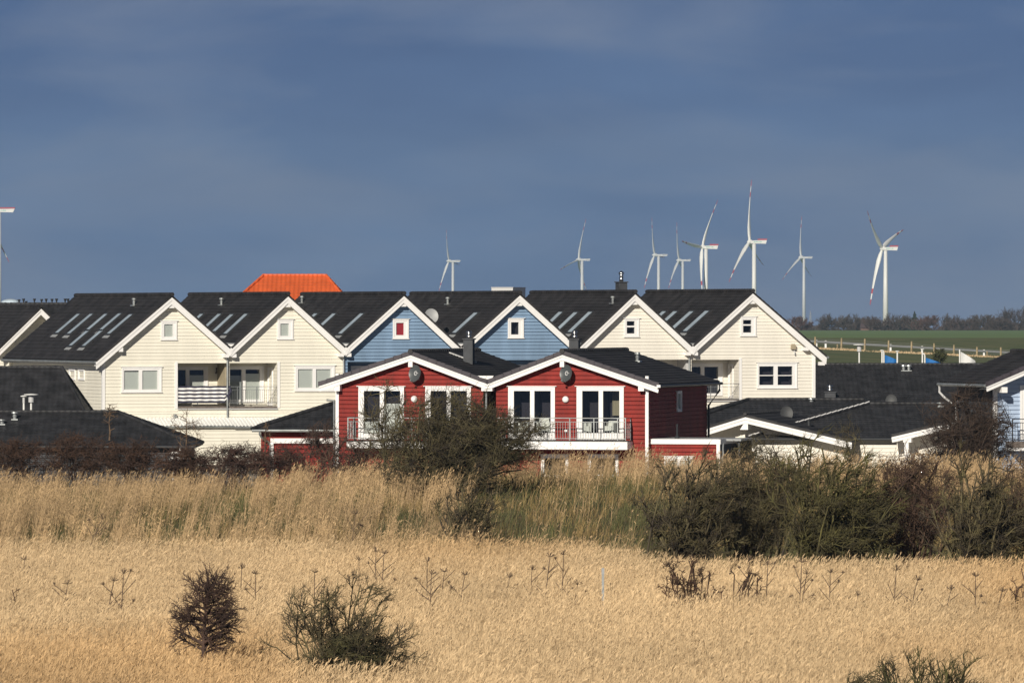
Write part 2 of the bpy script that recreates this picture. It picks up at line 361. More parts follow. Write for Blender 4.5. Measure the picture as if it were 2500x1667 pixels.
# ------------------------------------------------------------------ row houses
TH = 20.0; OH = .45; RL = 17.6
base = Frame(1130, 400, TH)
def row_frame(px):
    u = base.u(px); x, y = base.world(u, 0); f = Frame(CX, 1, TH); f.X, f.Y = x, y; return f
def row_house(name, label, apex, apexy, L, Rt, wl, wr, m, ridge_back, attic, apanes, akind, holes, big=None, skylights=(), pipe=None, low=None, ends=(0, 0)):
    """all numbers are photo columns and rows measured on the facade"""
    f = row_frame(apex); f = row_frame(apex-6)
    g = f.empty(name, label=label, cat='house', group='gabled row houses behind the red house')
    U = lambda px, v=0: f.u(px, v); Zz = lambda px, py, v=0: f.z(px, py, v)
    uA, zA = f.uz(apex, apexy, -OH)
    uL, zL = f.uz(L[0], L[1], -OH); uR, zR = f.uz(Rt[0], Rt[1], -OH); tF = .40
    sL, sR = (zA-(zL+tF))/(uA-uL), (zA-(zR+tF))/(uR-uA)
    line = lambda u: zA-(uA-u)*sL if u < uA else zA-(u-uA)*sR
    # fascia boards: two stepped boards on each rake
    for sgn, ue, sl in ((-1, uL, sL), (1, uR, sR)):
        mb = MB(); ze = line(ue)
        A = [(uA, zA), (ue, ze), (ue-sgn*.0, ze-tF), (uA, zA-tF)]
        mb.prism([(uA, zA), (ue, ze), (ue, ze-.17), (uA, zA-.17)], -OH-.03, -OH)
        mb.prism([(uA, zA-.17), (ue, ze-.17), (ue-sgn*.02, ze-tF), (uA, zA-tF)], -OH, -OH+.03)
        mb.build('bargeboard', M['white'], g)
        # soffit
        mb = MB(); mb.quad((uA, -OH+.03, zA-.2), (ue, -OH+.03, ze-.2), (ue, .0, ze-.2), (uA, .0, zA-.2)); mb.build('soffit', M['white'], g)
    # brackets
    mb = MB(); mb.box(uA-.17, uA+.17, -OH+.06, 0, zA-tF-.2, zA-tF+.06)
    for ue, sg in ((uL, 1), (uR, -1)):
        zz = line(ue); mb.box(ue+sg*.22-.13, ue+sg*.22+.13, -OH+.04, 0, zz-tF-.04, zz-tF+.16) if not (ends[0] and sg == 1) else mb.box(ue+1.35, ue+1.6, -OH+.04, 0, line(ue+1.4)-tF-.16, line(ue+1.4)-tF+.06)
    if ends[1]: mb.box(uR-1.35, uR-1.1, -OH+.04, 0, line(uR-1.2)-tF-.16, line(uR-1.2)-tF+.04)
    mb.build('bracket', M['white'], g)
    # roof
    L_ = f.hit(ridge_back, 712, (uA, 0, 0), (1, 0, 0)).y if ridge_back else RL
    zr = zA+.13; k = MB()
    zt = lambda u: line(u)+.13
    slope(g, (uA, -OH-.04, zr), (uA, L_, zr), (uL, -OH-.04, zt(uL)), (uL, L_, zt(uL)), 18, M['roof_y'], mb=k)
    slope(g, (uA, -OH-.04, zr), (uA, L_, zr), (uR, -OH-.04, zt(uR)), (uR, L_, zt(uR)), 18, M['roof_y'], mb=k)
    k.quad((uL, L_-.5, zt(uL)-.15), (uR, L_-.5, zt(uR)-.15), (uA, L_-.5, zr-.15))
    roof = k.build('roof', M['roof_y'], g)
    k = MB(); ridge_cap(k, (uA, -OH-.1, zr+.03), (uA, L_, zr+.03), .115, .42); k.build('ridge_tiles', M['roof_y'], roof)
    # walls
    a, b = (U(wl) if wl is not None else uL), (U(wr) if wr is not None else uR)
    lo = lambda z: max(a, uA-(zA-.15-z)/sL) if z > line(a)-.15 else a
    hi = lambda z: min(b, uA+(zA-.15-z)/sR) if z > line(b)-.15 else b
    H = [(U(h[0]), U(h[1]), Zz(h[0], h[3]), Zz(h[0], h[2])) for h in holes]
    aw = (U(attic[0]), U(attic[1]), Zz(attic[0], attic[3]), Zz(attic[0], attic[2]))
    wins = [(aw[0]+.1, aw[1]-.1, aw[2]+.1, aw[3]-.1)]
    bw = None
    if big:
        bw = (U(big[0]), U(big[1]), Zz(big[0], big[3]), Zz(big[0], big[2])); wins.append((bw[0]+.1, bw[1]-.1, bw[2]+.1, bw[3]-.1))
    wall(g, Mfront(), lo, hi, 0.0, zA-.2, M[m], H+wins)
    Mf = Mfront()
    conv = lambda p: (U(p[0]), U(p[1]), Zz(p[0], p[3]), Zz(p[0], p[2]), p[4])
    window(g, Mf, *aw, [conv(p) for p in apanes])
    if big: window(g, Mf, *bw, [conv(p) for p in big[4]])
    # plain storey band, gable lower line
    mb = MB()
    for c0, c1 in ([(a, H[0][0]), (H[0][1], b)] if H else [(a, b)]):
        if c1-c0 > .1: zz = Zz(apex, 1003 if apex < 900 else 990); mb.mbox(Mf, c0, c1, .02, .04, zz-.03, zz+.03)
    if mb.v: mb.build('storey_board', M[m], g)
    if wl is not None: mb = MB(); mb.box(a-.02, a+.14, -.06, .12, 0, line(a)-.25); mb.build('corner_board', M['white'], g)
    if wr is not None: mb = MB(); mb.box(b-.14, b+.02, -.06, .12, 0, line(b)-.25); mb.build('corner_board', M['white'], g)
    # rear wall and far side
    mb = MB(); mb.quad((uL+.3, L_-.4, 0), (uR-.3, L_-.4, 0), (uR-.3, L_-.4, line(uR)-.1), (uA, L_-.4, zA-.1), (uL+.3, L_-.4, line(uL)-.1)); mb.build('wall', M[m], g)
    # skylights
    nL = Vector((-sL, 0, 1)).normalized()
    for (tx, ty, bx, by) in skylights:
        p = f.hit(tx, ty, (uA, 0, zr+.04), (-sL, 0, 1)); q = f.hit(bx, by, (uA, 0, zr+.04), (-sL, 0, 1))
        q.y = p.y = (p.y+q.y)/2; hw = .41; yv = Vector((0, hw, 0)); up = nL*.07
        fr_ = MB(); d = (q-p).normalized()
        for s_ in (-1, 1):
            c = yv*s_; c2 = yv*s_*.86
            fr_.hexa([p+c-nL*.1, q+c-nL*.1, q+c2-nL*.1, p+c2-nL*.1, p+c+up, q+c+up, q+c2+up, p+c2+up])
        for e0, e1 in ((p-d*.07, p), (q, q+d*.13)): fr_.hexa([e0-yv-nL*.1, e1-yv-nL*.1, e1+yv-nL*.1, e0+yv-nL*.1, e0-yv+up, e1-yv+up, e1+yv+up, e0+yv+up])
        so_ = fr_.build('skylight', M['zinc'] if False else M['dark'], g)
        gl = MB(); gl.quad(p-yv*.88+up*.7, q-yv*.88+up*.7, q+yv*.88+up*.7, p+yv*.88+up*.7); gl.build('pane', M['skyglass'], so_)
        fl = MB(); e0 = q+d*.13; e1 = q+d*.34; fl.hexa([e0-yv*1.25+nL*.0, e1-yv*1.25+nL*.0, e1+yv*1.25+nL*.0, e0+yv*1.25+nL*.0, e0-yv*1.25+nL*.025, e1-yv*1.25+nL*.025, e1+yv*1.25+nL*.025, e0+yv*1.25+nL*.025]); fl.build('flashing', M['grey'], so_)
    if pipe:
        p = f.hit(pipe[0], pipe[1], (uA, 0, zr), (-sL, 0, 1)); vent_pipe(g, p, .42, .07, name='vent_pipe')
    return f, g, dict(uA=uA, zA=zA, uL=uL, uR=uR, line=line, a=a, b=b, L=L_, U=U, Z=Zz, sL=sL, zr=zr)

P_ = lambda x0, x1, y0, y1, k: (x0, x1, y0, y1, k)
f1, h1, d1 = row_house('row_house', 'cream gabled house at the left end of the row, five skylights in its dark roof', 419.5, 726, (234, 902), (563.6, 871), 250, None, 'cream', 184,
    (393, 431, 784, 829.5), [P_(400.5, 421.5, 791.5, 822, 'blind')], 'blind', [(433, 566, 886.5, 998)],
    big=(297, 393.6, 896.5, 957.5, [P_(302.5, 338.5, 904.5, 950.6, 'blind:.93'), P_(347, 384, 904.5, 950.6, 'blind')]),
    skylights=[(189, 768, 143, 814), (222, 768, 170.5, 816), (256.5, 768, 219, 806), (217, 808, 172, 845), (291, 767, 251, 806), (249, 808, 205, 846), (320, 769, 267, 816)], pipe=(327, 746), ends=(1, 0))
f2, h2, d2 = row_house('row_house', 'cream gabled house between the leftmost cream house and the blue one', 703, 723.7, (563.6, 871), (844, 869), None, None, 'cream', 462,
    (677, 715, 780.5, 828), [P_(684, 704.5, 790, 820, 'blind')], 'blind', [(560, 677, 886.5, 998)],
    big=(720, 816, 893, 954, [P_(727, 763, 901, 946.5, 'blind:.97'), P_(771, 807, 901, 946.5, 'blind:.98')]),
    skylights=[(492, 768, 446, 814), (536, 768, 489, 814), (569, 769, 522, 810), (605, 768, 548, 816)], pipe=(540.5, 745))
f3, h3, d3 = row_house('row_house', 'blue gabled house with a red blind in its attic window', 986, 722.6, (844, 869), (1125, 869), None, None, 'blue', 736,
    (958.7, 996.6, 779.5, 826.6), [P_(966.6, 985.5, 788, 818, 'redblind')], 'r', [(848.5, 1127, 883, 998)],
    skylights=[(770, 767, 724, 813), (815, 767, 769, 813), (887, 767, 829, 816)], pipe=(737, 740))
f4, h4, d4 = row_house('row_house', 'blue gabled house with a dark attic window, right one of the two blue houses', 1269, 721, (1125, 869), (1412, 868), None, None, 'blue', 1003,
    (1239.6, 1277.5, 777.7, 825), [P_(1247, 1266, 786.5, 816.5, 'dark')], 'd', [(1122, 1400, 879, 998)],
    skylights=[(1164.6, 765, 1108, 814)], pipe=(1093, 743))
f5, h5, d5 = row_house('row_house', 'cream gabled house right of the blue pair, black chimney on its ridge', 1550.5, 718.5, (1412, 868), (1691, 866), None, None, 'cream2', 1296,
    (1524, 1559.5, 777.7, 822), [P_(1529.6, 1549, 784, 795, 'dark'), P_(1529.6, 1549, 799, 814, 'dark')], 'd', [(1500, 1693, 878, 979)],
    skylights=[(1369, 763, 1321, 811), (1406.6, 764, 1358, 811), (1446, 763, 1388, 812)], pipe=(1496, 741))
f6, h6, d6 = row_house('row_house', 'cream gabled house at the right end of the row, lamp on its wall', 1837.6, 716.4, (1691, 866), (2018, 890), None, 1989, 'cream2', 1579,
    (1807.6, 1845, 773.6, 820), [P_(1813.5, 1834, 781, 791.5, 'dark'), P_(1813.5, 1834, 795, 811.8, 'dark')], 'd', [(1688, 1806, 878, 979)],
    big=(1848.6, 1945, 885.5, 947.5, [P_(1853, 1888.6, 894, 915.5, 'dark'), P_(1853, 1888.6, 917.5, 939.6, 'dark'), P_(1898, 1934, 894, 915.5, 'dark'), P_(1898, 1934, 917.5, 939.6, 'dark')]),
    skylights=[(1620.6, 761.6, 1574, 808), (1648, 761.6, 1601, 808), (1688, 761.6, 1640, 808), (1730, 760.5, 1670.6, 810)], ends=(0, 1))

# valley gutter heads + downpipes
def valley(h, f, px, d, pipe_px=None, yb=1019, box=True):
    u = d['U'](px, -OH); zt = f.z(px, 845, -OH); mb = MB()
    if box: mb.prism([(u-.34, zt+.12), (u+.34, zt+.12), (u+.02, zt-.5), (u-.02, zt-.5)], -OH-.02, -OH+.05); mb.build('valley_board', M['white'], h); mb = MB(); mb.box(u-.3, u+.3, -OH+.03, -OH+.3, zt+.13, zt+.19); mb.build('gutter', M['zinc'], h)
    if pipe_px:
        mb = MB(); up = d['U'](pipe_px, -.12); z0, z1 = f.z(pipe_px, yb, -.12), f.z(pipe_px, 870, -.12)
        mb.tube([(up-.1, -OH+.2, z1+.1), (up, -.12, z1-.1), (up, -.12, z0)], .05, 8); mb.build('downpipe', M['zinc'], h)
valley(h1, f1, 563.6, d1, 555); valley(h2, f2, 846, d2, 839, 940); valley(h3, f3, 1126, d3, 1118, 900); valley(h4, f4, 1414, d4, 1404, 900); valley(h5, f5, 1693, d5, 1682.6, 990)

# side wall of the first house with two small windows, eave gutter and its lit soffit
d = d1; a = d['a']; ze = d['line'](a)-.2
w0, zz0 = f1.yz(171, 927, a); w1, zz1 = f1.yz(184, 900, a)
for wx0, wx1 in ((170.5, 185), (193, 207.6)):
    y1, zb = f1.yz(wx0, 927.5, a); y0, zt_ = f1.yz(wx1, 901, a); zt_ = min(zt_, ze-.1)
    window(h1, Mleft(a), y0, y1, zb, zt_, [(y0+.15, y1-.15, zb+.12, zt_-.12, 'blind')], head=False)
wall(h1, Mleft(a), K(0), K(d['L']-.4), 0, ze+.1, M['cream'])
def eave_gutter(h, x, y0, y1, z, r=.07, m='zinc'):
    mb = MB(); mb.tube([(x, y0, z), (x, y1, z)], r, 10); return mb.build('gutter', M[m], h)
eave_gutter(h1, d['uL']-.03, -OH, d['L'], d['line'](d['uL'])+.0)
mb = MB(); mb.quad((d['uL']+.05, -OH, d['line'](d['uL'])-.12), (a, -OH, d['line'](a)-.1), (a, d['L'], d['line'](a)-.1), (d['uL']+.05, d['L'], d['line'](d['uL'])-.12)); mb.build('soffit', M['white'], h1)
# right side of the last house
b6 = d6['b']; wall(h6, Mright(b6), K(0), K(d6['L']-.4), 0, d6['line'](b6)-.1, M['cream2'])
mb = MB(); mb.quad((b6, -OH, d6['line'](b6)-.12), (d6['uR'], -OH, d6['line'](d6['uR'])-.12), (d6['uR'], d6['L'], d6['line'](d6['uR'])-.12), (b6, d6['L'], d6['line'](b6)-.12)); mb.build('soffit', M['white'], h6)
eave_gutter(h6, d6['uR']+.05, -OH-.1, d6['L'], d6['line'](d6['uR'])+.02)
# wall lamp with sensor
u, z = f6.uz(1935, 847.6); mb = MB(); mb.box(u-.13, u+.13, -.22, -.02, z-.12, z+.13); mb.box(u-.1, u+.1, -.14, -.02, z+.13, z+.19); mb.build('wall_lamp', M['tan'], h6)
u, z = f6.uz(1937, 862); mb = MB(); mb.tube([(u, -.05, z+.17), (u+.03, -.14, z+.05), (u, -.2, z-.08)], .035, 8); mb.build('sensor', M['lgrey'], h6)
u, z = f1.uz(426, 1015); mb = MB(); mb.tube([(u, -.02, z), (u, -.16, z), (u, -.22, z)], [.09, .11, .05], 12); mb.build('vent_cowl', M['zinc'], h1)

# recessed balconies
def recess(h, f, d, x0, x1, yt, yb, m, depth=1.75, left=True, right=True):
    U, Z = d['U'], d['Z']; a, b = U(x0), U(x1); zt, zb = Z(x0, yt), Z(x0, yb); out = {}
    mb = MB(); mb.box(a-.0, b, 0, depth, zt+.0, zt+.08); mb.build('balcony_ceiling', M[m], h)
    mb = MB(); mb.box(a, b, -.03, depth, zb+.02, zb+.14); fl = mb.build('balcony_floor', M['deck'], h)
    mb = MB(); mb.box(a, b, -.1, -.031, zb-.03, zb+.025); mb.build('floor_trim', M['lgrey'], h)
    if right: wall(h, lambda A, o, z: (b-o, A, z), K(0), K(depth), zb, zt, M[m])
    if left: wall(h, lambda A, o, z: (a+o, A, z), K(0), K(depth), zb, zt, M[m])
    return a, b, zb, zt
def recess_back(h, f, a, b, zb, zt, m, wins, depth=1.75):
    Q = []; mp = Mfront(depth)
    for (fx, panes) in wins:
        q = (f.u(fx[0], depth), f.u(fx[1], depth), f.z(fx[0], fx[3], depth), f.z(fx[0], fx[2], depth)); Q.append((q[0]+.06, q[1]-.06, q[2]+.05, q[3]-.05))
        window(h, mp, *q, [(f.u(p[0], depth), f.u(p[1], depth), f.z(p[0], p[3], depth), f.z(p[0], p[2], depth), p[4]) for p in panes], head=False, name='balcony_door')
    wall(h, mp, K(a), K(b), zb, zt, M[m], Q)
a, b, zb, zt = recess(h1, f1, d1, 433, 563, 886.5, 998, 'cream', right=False)
recess_back(h1, f1, a, b, zb, zt, 'cream', [((400, 506.7, 895, 975), [P_(434, 453, 903, 968, 'dark'), P_(462, 497, 903, 968, 'blind:.8')])])
mb = MB(); mb.box(d1['uR']-.1, d1['uR']+.1, .35, 1.75, zb, zt); mb.build('partition', M['tan'], h1)
u, z = f1.uz(527, 904, 1.7); mb = MB(); mb.tube([(u, 1.7, z-.14), (u, 1.58, z-.14), (u, 1.58, z+.16)], .05, 8); mb.build('wall_lamp', M['deck'], h1)
a1_, b1_ = a, b
a, b, zb, zt = recess(h2, f2, d2, 563, 677, 886.5, 998, 'cream', left=False)
recess_back(h2, f2, a, b, zb, zt, 'cream', [((557, 643, 894, 981.5), [P_(561, 589, 902, 975, 'grey:.8'), P_(599, 633.5, 902, 975, 'blind:.86')])])
y1_, z1_ = f2.yz(651, 975, b); y0_, _ = f2.yz(667, 900, b)
window(h2, lambda A, o, z: (b-o, A, z), y0_, min(y1_, 1.6), zb+.15, zt-.25, [(y0_+.16, min(y1_, 1.6)-.16, zb+.3, zt-.4, 'blind')], head=False, name='side_door')
zr_, zr0 = f1.z(433, 943), f1.z(433, 984)
railing(h1, Mfront(), a1_, b1_, zr0, zr_, .02, [f1.u(482), f1.u(531)]); railing(h2, Mfront(), a, b-.02, f2.z(600, 984), f2.z(600, 943), .02, [f2.u(579), f2.u(627)])
for (h_, f_, x_, y0, y1) in ((h1, f1, 430, 884, 998), (h2, f2, 680, 884, 995), (h6, f6, 1807.5, 875, 980)):
    mb = MB(); u = f_.u(x_); mb.box(u-.075, u+.075, -.05, .08, f_.z(x_, y1), f_.z(x_, y0)+.02); mb.build('corner_board', M['white'], h_)
# striped awning cloth tied to the railing
e = empty('striped_cloth', (*f1.world(a1_+.02, -.05), 0), f1.th, label='navy and white striped cloth tied along the balcony railing of the leftmost cream house', cat='balcony cloth')
mb = MB(); n = 46; wd = b1_-a1_-.1; z0c, z1c = zr0+.02, zr_+.02; bands = 9
for i in range(n):
    for j in range(bands):
        def Q(i, j):
            t = i/n; x = t*wd; s_ = max(0, (t-.9)/.1); zt2 = z1c-.008*math.sin(t*23); zb2 = z0c+.01*math.sin(t*31+1)+s_*.12
            return (x-s_*.18*(1-j/bands)*(1 if j else 1), -.02+.02*math.sin(t*40)-.05*s_*math.sin(j*2), zb2+(zt2-zb2)*j/bands)
        mb.mi = 0 if j % 2 else 1; mb.mi = 1 if j in (0, 2, 4, 6, 8) else 0
        mb.quad(Q(i, j), Q(i+1, j), Q(i+1, j+1), Q(i, j+1))
mb.build('cloth', [M['white'], M['navy']], e)
mb = MB(); mb.tube([(wd*.99, -.03, z1c), (wd+.05, -.05, z1c-.3), (wd-.12, -.06, z1c-.55), (wd-.1, -.05, z0c+.1)], [.05, .09, .11, .04], 7); mb.build('knot', M['navy'], e)
# blue pair and right cream pair recesses
a, b, zb, zt = recess(h3, f3, d3, 848.5, 1125, 883, 998, 'blue', right=False)
recess_back(h3, f3, a, b, zb, zt, 'blue', [((856, 960, 893, 975), [P_(862, 900, 901, 968, 'dark'), P_(910, 950, 901, 968, 'dark')])])
a, b, zb, zt = recess(h4, f4, d4, 1125, 1400, 879, 998, 'blue', left=False)
recess_back(h4, f4, a, b, zb, zt, 'blue', [((1240, 1340, 890, 975), [P_(1250, 1285, 898, 968, 'dark'), P_(1295, 1330, 898, 968, 'dark')])])
a, b, zb, zt = recess(h5, f5, d5, 1500, 1691, 878, 979, 'cream2', right=False)
recess_back(h5, f5, a, b, zb, zt, 'cream2', [((1585, 1640, 888, 965), [P_(1592, 1630, 896, 958, 'dark')])])
mb = MB(); mb.box(d5['uR']-.1, d5['uR']+.1, .35, 1.75, zb, zt); mb.build('partition', M['lgrey'], h5)
a, b, zb, zt = recess(h6, f6, d6, 1691, 1805, 878, 979, 'cream2', left=False)
recess_back(h6, f6, a, b, zb, zt, 'cream2', [((1682, 1763, 886.5, 966), [P_(1686, 1710, 895.5, 960, 'dark'), P_(1719, 1753, 895.5, 925, 'blind:.0'), P_(1719, 1753, 926.5, 960, 'dark')])])
y1_, z1_ = f6.yz(1774, 966, b); y0_, _ = f6.yz(1791, 890, b)
window(h6, lambda A, o, z: (b-o, A, z), y0_, min(y1_, 1.6), zb+.15, zt-.25, [(y0_+.16, min(y1_, 1.6)-.16, zb+.3, zt-.4, 'blind')], head=False, name='side_door')
railing(h6, Mfront(), a, b-.02, f6.z(1780, 975), f6.z(1780, 935.5), .02, [f6.u(1735)])
# ribbed sheet lean-to under the first two houses
for h_, f_, x0, x1 in ((h1, f1, 258, 563.6), (h2, f2, 563.6, 842)):
    u0, u1 = f_.u(x0, -.5), f_.u(x1, -.5); zt, zb = f_.z((x0+x1)/2, 1020, 0), f_.z((x0+x1)/2, 1041, -1.1)
    mb = MB(); n = int((u1-u0)/.21)
    for i in range(n):
        s0, s1 = u0+(u1-u0)*i/n, u0+(u1-u0)*(i+1)/n; sm_ = (s0+s1)/2
        sk = .0
        mb.quad((s0, 0, zt), (sm_, 0, zt+.0), (sm_, -1.1, zb), (s0, -1.1, zb)); mb.quad((sm_, 0, zt+.055), (s1, 0, zt+.055), (s1, -1.1, zb+.055), (sm_, -1.1, zb+.055)); mb.quad((sm_, 0, zt), (sm_, 0, zt+.055), (sm_, -1.1, zb+.055), (sm_, -1.1, zb)); mb.quad((s1, 0, zt+.055), (s1, 0, zt), (s1, -1.1, zb), (s1, -1.1, zb+.055))
    lr = mb.build('lean_to_roof', M['sheet'], h_)
    mb = MB(); mb.tube([(u0, -1.14, zb-.03), (u1, -1.14, zb-.03)], .06, 8); mb.build('gutter', M['zinc'], lr)
    wall(h_, Mfront(-.95), K(u0), K(u1), 0, zb-.02, M['cream'], name='lean_to_wall')
# chimney of the fifth house, flat plant box beyond the fourth, dish in the valley
p = f5.hit(1517, 708, (0, 9, 0), (0, 1, 0)); u = f5.u(1517, 8); s_ = .26
chimney(h5, u-s_, u+s_, 7.7, 8.3, d5['line'](u)-.3, f5.z(1517, 690, 8), .62)
fd = f4; uu = f4.u(1050, 4.2)
dish('satellite_dish', (*f4.world(f4.u(1053, 3.0), 3.0), f4.z(1053, 772, 3.0)), .44, 20-8, 'pale grey satellite dish half hidden behind the blue gable with the red blind', m='grey', mark=False, tilt=18, mast=1.1)
p = f4.hit(1092, 805, (d4['uA'], 0, d4['zr']), (-d4['sL'], 0, 1)); mb = MB(); mb.box(p.x-.12, p.x+.12, p.y-.3, p.y+.3, p.z-.12, p.z+.14); mb.build('roof_vent', M['dark'], h4)

# ------------------------------------------------------------------ generic roofed building for the other houses
def gable(name, label, px, D, th, apexy, L, Rt, m, depth, oh=.4, tF=.28, wl=None, wr=None, roofm='roof_y', holes=(), fas=True, n=12, verge=True, z0=0, cat='house', group=None, bracket=True, back_ridge=None, cap=.11, build_wall=True, roof_t=.12):
    f = Frame(px, D, th); g = f.empty(name, label=label, cat=cat, group=group)
    uA, zA = f.uz(px, apexy, -oh); uL, zL = f.uz(L[0], L[1], -oh); uR, zR = f.uz(Rt[0], Rt[1], -oh)
    sL, sR = (zA-(zL+tF))/(uA-uL), (zA-(zR+tF))/(uR-uA)
    line = lambda u: zA-(uA-u)*sL if u < uA else zA-(u-uA)*sR
    if back_ridge: depth = f.hit(back_ridge, 850, (uA, 0, 0), (1, 0, 0)).y
    for sgn, ue in ((-1, uL), (1, uR)):
        mb = MB(); ze = line(ue)
        mb.prism([(uA, zA), (ue, ze), (ue, ze-tF*.42), (uA, zA-tF*.42)], -oh-.035, -oh); mb.prism([(uA, zA-tF*.42), (ue, ze-tF*.42), (ue-sgn*.03, ze-tF), (uA, zA-tF)], -oh, -oh+.03); mb.build('bargeboard', M['white'], g)
        mb = MB(); mb.quad((uA, -oh+.03, zA-.15), (ue, -oh+.03, ze-.15), (ue, 0, ze-.15), (uA, 0, zA-.15)); mb.build('soffit', M['white'], g)
    k = MB(); zr = zA+roof_t; zt = lambda u: line(u)+roof_t
    for ue in (uL, uR): slope(g, (uA, -oh-.05, zr), (uA, depth, zr), (ue, -oh-.05, zt(ue)), (ue, depth, zt(ue)), n, None, mb=k, th=roof_t-.005)
    roof = k.build('roof', M[roofm], g)
    k = MB(); ridge_cap(k, (uA, -oh-.12, zr+.02), (uA, depth, zr+.02), cap, .38); k.build('ridge_tiles', M[roofm], roof)
    if verge:
        for ue in (uL, uR):
            k = MB(); nn = max(5, int(abs(ue-uA)/.36))
            for i in range(nn):
                ua, ub = uA+(ue-uA)*i/nn, uA+(ue-uA)*(i+1.08)/nn; za, zb = zt(uA+(ue-uA)*i/nn), zt(uA+(ue-uA)*(i+1)/nn)
                k.prism([(ua, za+.035), (ub, zb+.055), (ub, zb-.15), (ua, za-.14)], -oh-.075, -oh+.12)
            k.build('verge_tiles', M['verge'], roof)
    a = f.u(wl) if wl else uL+.3; b = f.u(wr) if wr else uR-.3
    lo = lambda z: max(a, uA-(zA-.1-z)/sL) if z > line(a)-.1 else a
    hi = lambda z: min(b, uA+(zA-.1-z)/sR) if z > line(b)-.1 else b
    H = [(f.u(h[0]), f.u(h[1]), f.z(h[0], h[3]), f.z(h[0], h[2])) for h in holes]
    if build_wall: wall(g, Mfront(), lo, hi, z0, zA-.12, M[m], H)
    mb = MB(); mb.quad((a, depth-.3, 0), (b, depth-.3, 0), (b, depth-.3, line(b)-.05), (uA, depth-.3, zA-.05), (a, depth-.3, line(a)-.05)); mb.build('wall', M[m], g)
    return f, g, dict(uA=uA, zA=zA, uL=uL, uR=uR, line=line, a=a, b=b, L=depth, zr=zr, sL=sL, sR=sR, zt=zt)
# ------------------------------------------------------------------ red pair
TR = -14.0; rb = Frame(1190, 318, TR)
def rframe_D(px): u = rb.u(px); return rb.world(u, 0)[1]
doorsA = [(876.4, 986.6, 943.7, 1070), (1039.6, 1150, 943.7, 1070)]
doorsB = [(1242, 1355, 943.7, 1070.4), (1409, 1523, 943.7, 1070.4)]
lowB = [(1322, 1388, 1110, 1165), (1436, 1510, 1110, 1165)]
ins = lambda q: (q[0]+4, q[1]-4, q[2]+4, q[3]-2)
fr1, r1, e1 = gable('red_house', 'red wooden house with white curtains, left half of the red pair, behind the big bush', 1003, rframe_D(1003), TR, 865.5, (779, 956), (1190, 951), 'red', 12, wl=821, wr=None, holes=[ins(q) for q in doorsA], back_ridge=1170, oh=.42, n=14, roofm='roof_y')
fr2, r2, e2 = gable('red_house', 'red wooden house with uncovered balcony doors, right half of the red pair', 1373, rframe_D(1373), TR, 864.5, (1190, 951), (1608, 959), 'red', 12, wl=None, wr=1583, holes=[ins(q) for q in doorsB+lowB], back_ridge=1531, oh=.42, n=14, roofm='roof_y')
for g, f, x in ((r1, fr1, 824), (r2, fr2, 1580)):
    u = f.u(x); mb = MB(); mb.box(u-.075, u+.075, -.07, .1, 0, f.z(x, 912 if g is r1 else 918)); mb.build('corner_board', M['white'], g)
for g, f, pxs in ((r1, fr1, (1003, 824, 1183)), (r2, fr2, (1373, 1196, 1566))):
    mb = MB()
    for i, x in enumerate(pxs):
        u = f.u(x, -.3); z = f.z(x, (885, 897, 950, 0)[0] if i == 0 else (948 if x > 1100 or x < 900 else 944), -.3)
        mb.box(u-.1, u+.1, -.39, 0, z-.13 if i else z-.2, z+.2) if i == 0 else mb.box(u-.13, u+.13, -.39, 0, z-.12, z+.22)
    mb.build('bracket', M['white'], g)
def door(g, f, q, panes, room=.5):
    window(g, Mfront(), f.u(q[0]), f.u(q[1]), f.z(q[0], q[3]), f.z(q[0], q[2]), [(f.u(p[0]), f.u(p[1]), f.z(p[0], p[3]), f.z(p[0], p[2]), p[4]) for p in panes], name='balcony_door', room=room)
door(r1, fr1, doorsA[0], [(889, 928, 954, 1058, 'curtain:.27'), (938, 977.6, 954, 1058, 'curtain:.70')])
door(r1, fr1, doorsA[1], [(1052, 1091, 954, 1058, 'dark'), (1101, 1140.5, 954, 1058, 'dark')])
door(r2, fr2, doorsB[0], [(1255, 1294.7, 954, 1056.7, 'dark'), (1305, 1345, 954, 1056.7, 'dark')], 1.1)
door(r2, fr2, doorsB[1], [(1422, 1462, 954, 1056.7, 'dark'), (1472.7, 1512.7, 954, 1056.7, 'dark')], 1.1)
for q in lowB:
    window(r2, Mfront(), fr2.u(q[0]), fr2.u(q[1]), fr2.z(q[0], q[3]), fr2.z(q[0], q[2]), [(fr2.u(q[0]+7), fr2.u(q[1]-7), fr2.z(q[0], q[3]-7), fr2.z(q[0], q[2]+8), 'dark')])
# beige curtain drawn aside in the right door
u0, u1 = fr2.u(1484), fr2.u(1512); z0, z1 = fr2.z(1490, 1015), fr2.z(1490, 954); mb = MB(); n = 8
for i in range(n): mb.quad((u0+(u1-u0)*i/n, .9+.04*(i % 2), z0), (u0+(u1-u0)*(i+1)/n, .9+.04*((i+1) % 2), z0), (u0+(u1-u0)*(i+1)/n, .9+.04*((i+1) % 2), z1), (u0+(u1-u0)*i/n, .9+.04*(i % 2), z1))
mb.build('curtain', M['roomw'], r2)
for g, f, x, y in ((r1, fr1, 1012, 974), (r2, fr2, 1381.5, 975)):
    u, z = f.uz(x, y); mb = MB(); mb.tube([(u, -.02, z), (u, -.09, z), (u, -.15, z), (u, -.17, z)], [.15, .15, .11, .03], 20); mb.build('wall_lamp', M['white'], g, smooth=True)
u, z = fr2.uz(1382.5, 1052); mb = MB(); mb.box(u-.06, u+.06, -.09, -.01, z-.06, z+.06); mb.build('wall_socket', M['white'], r2)
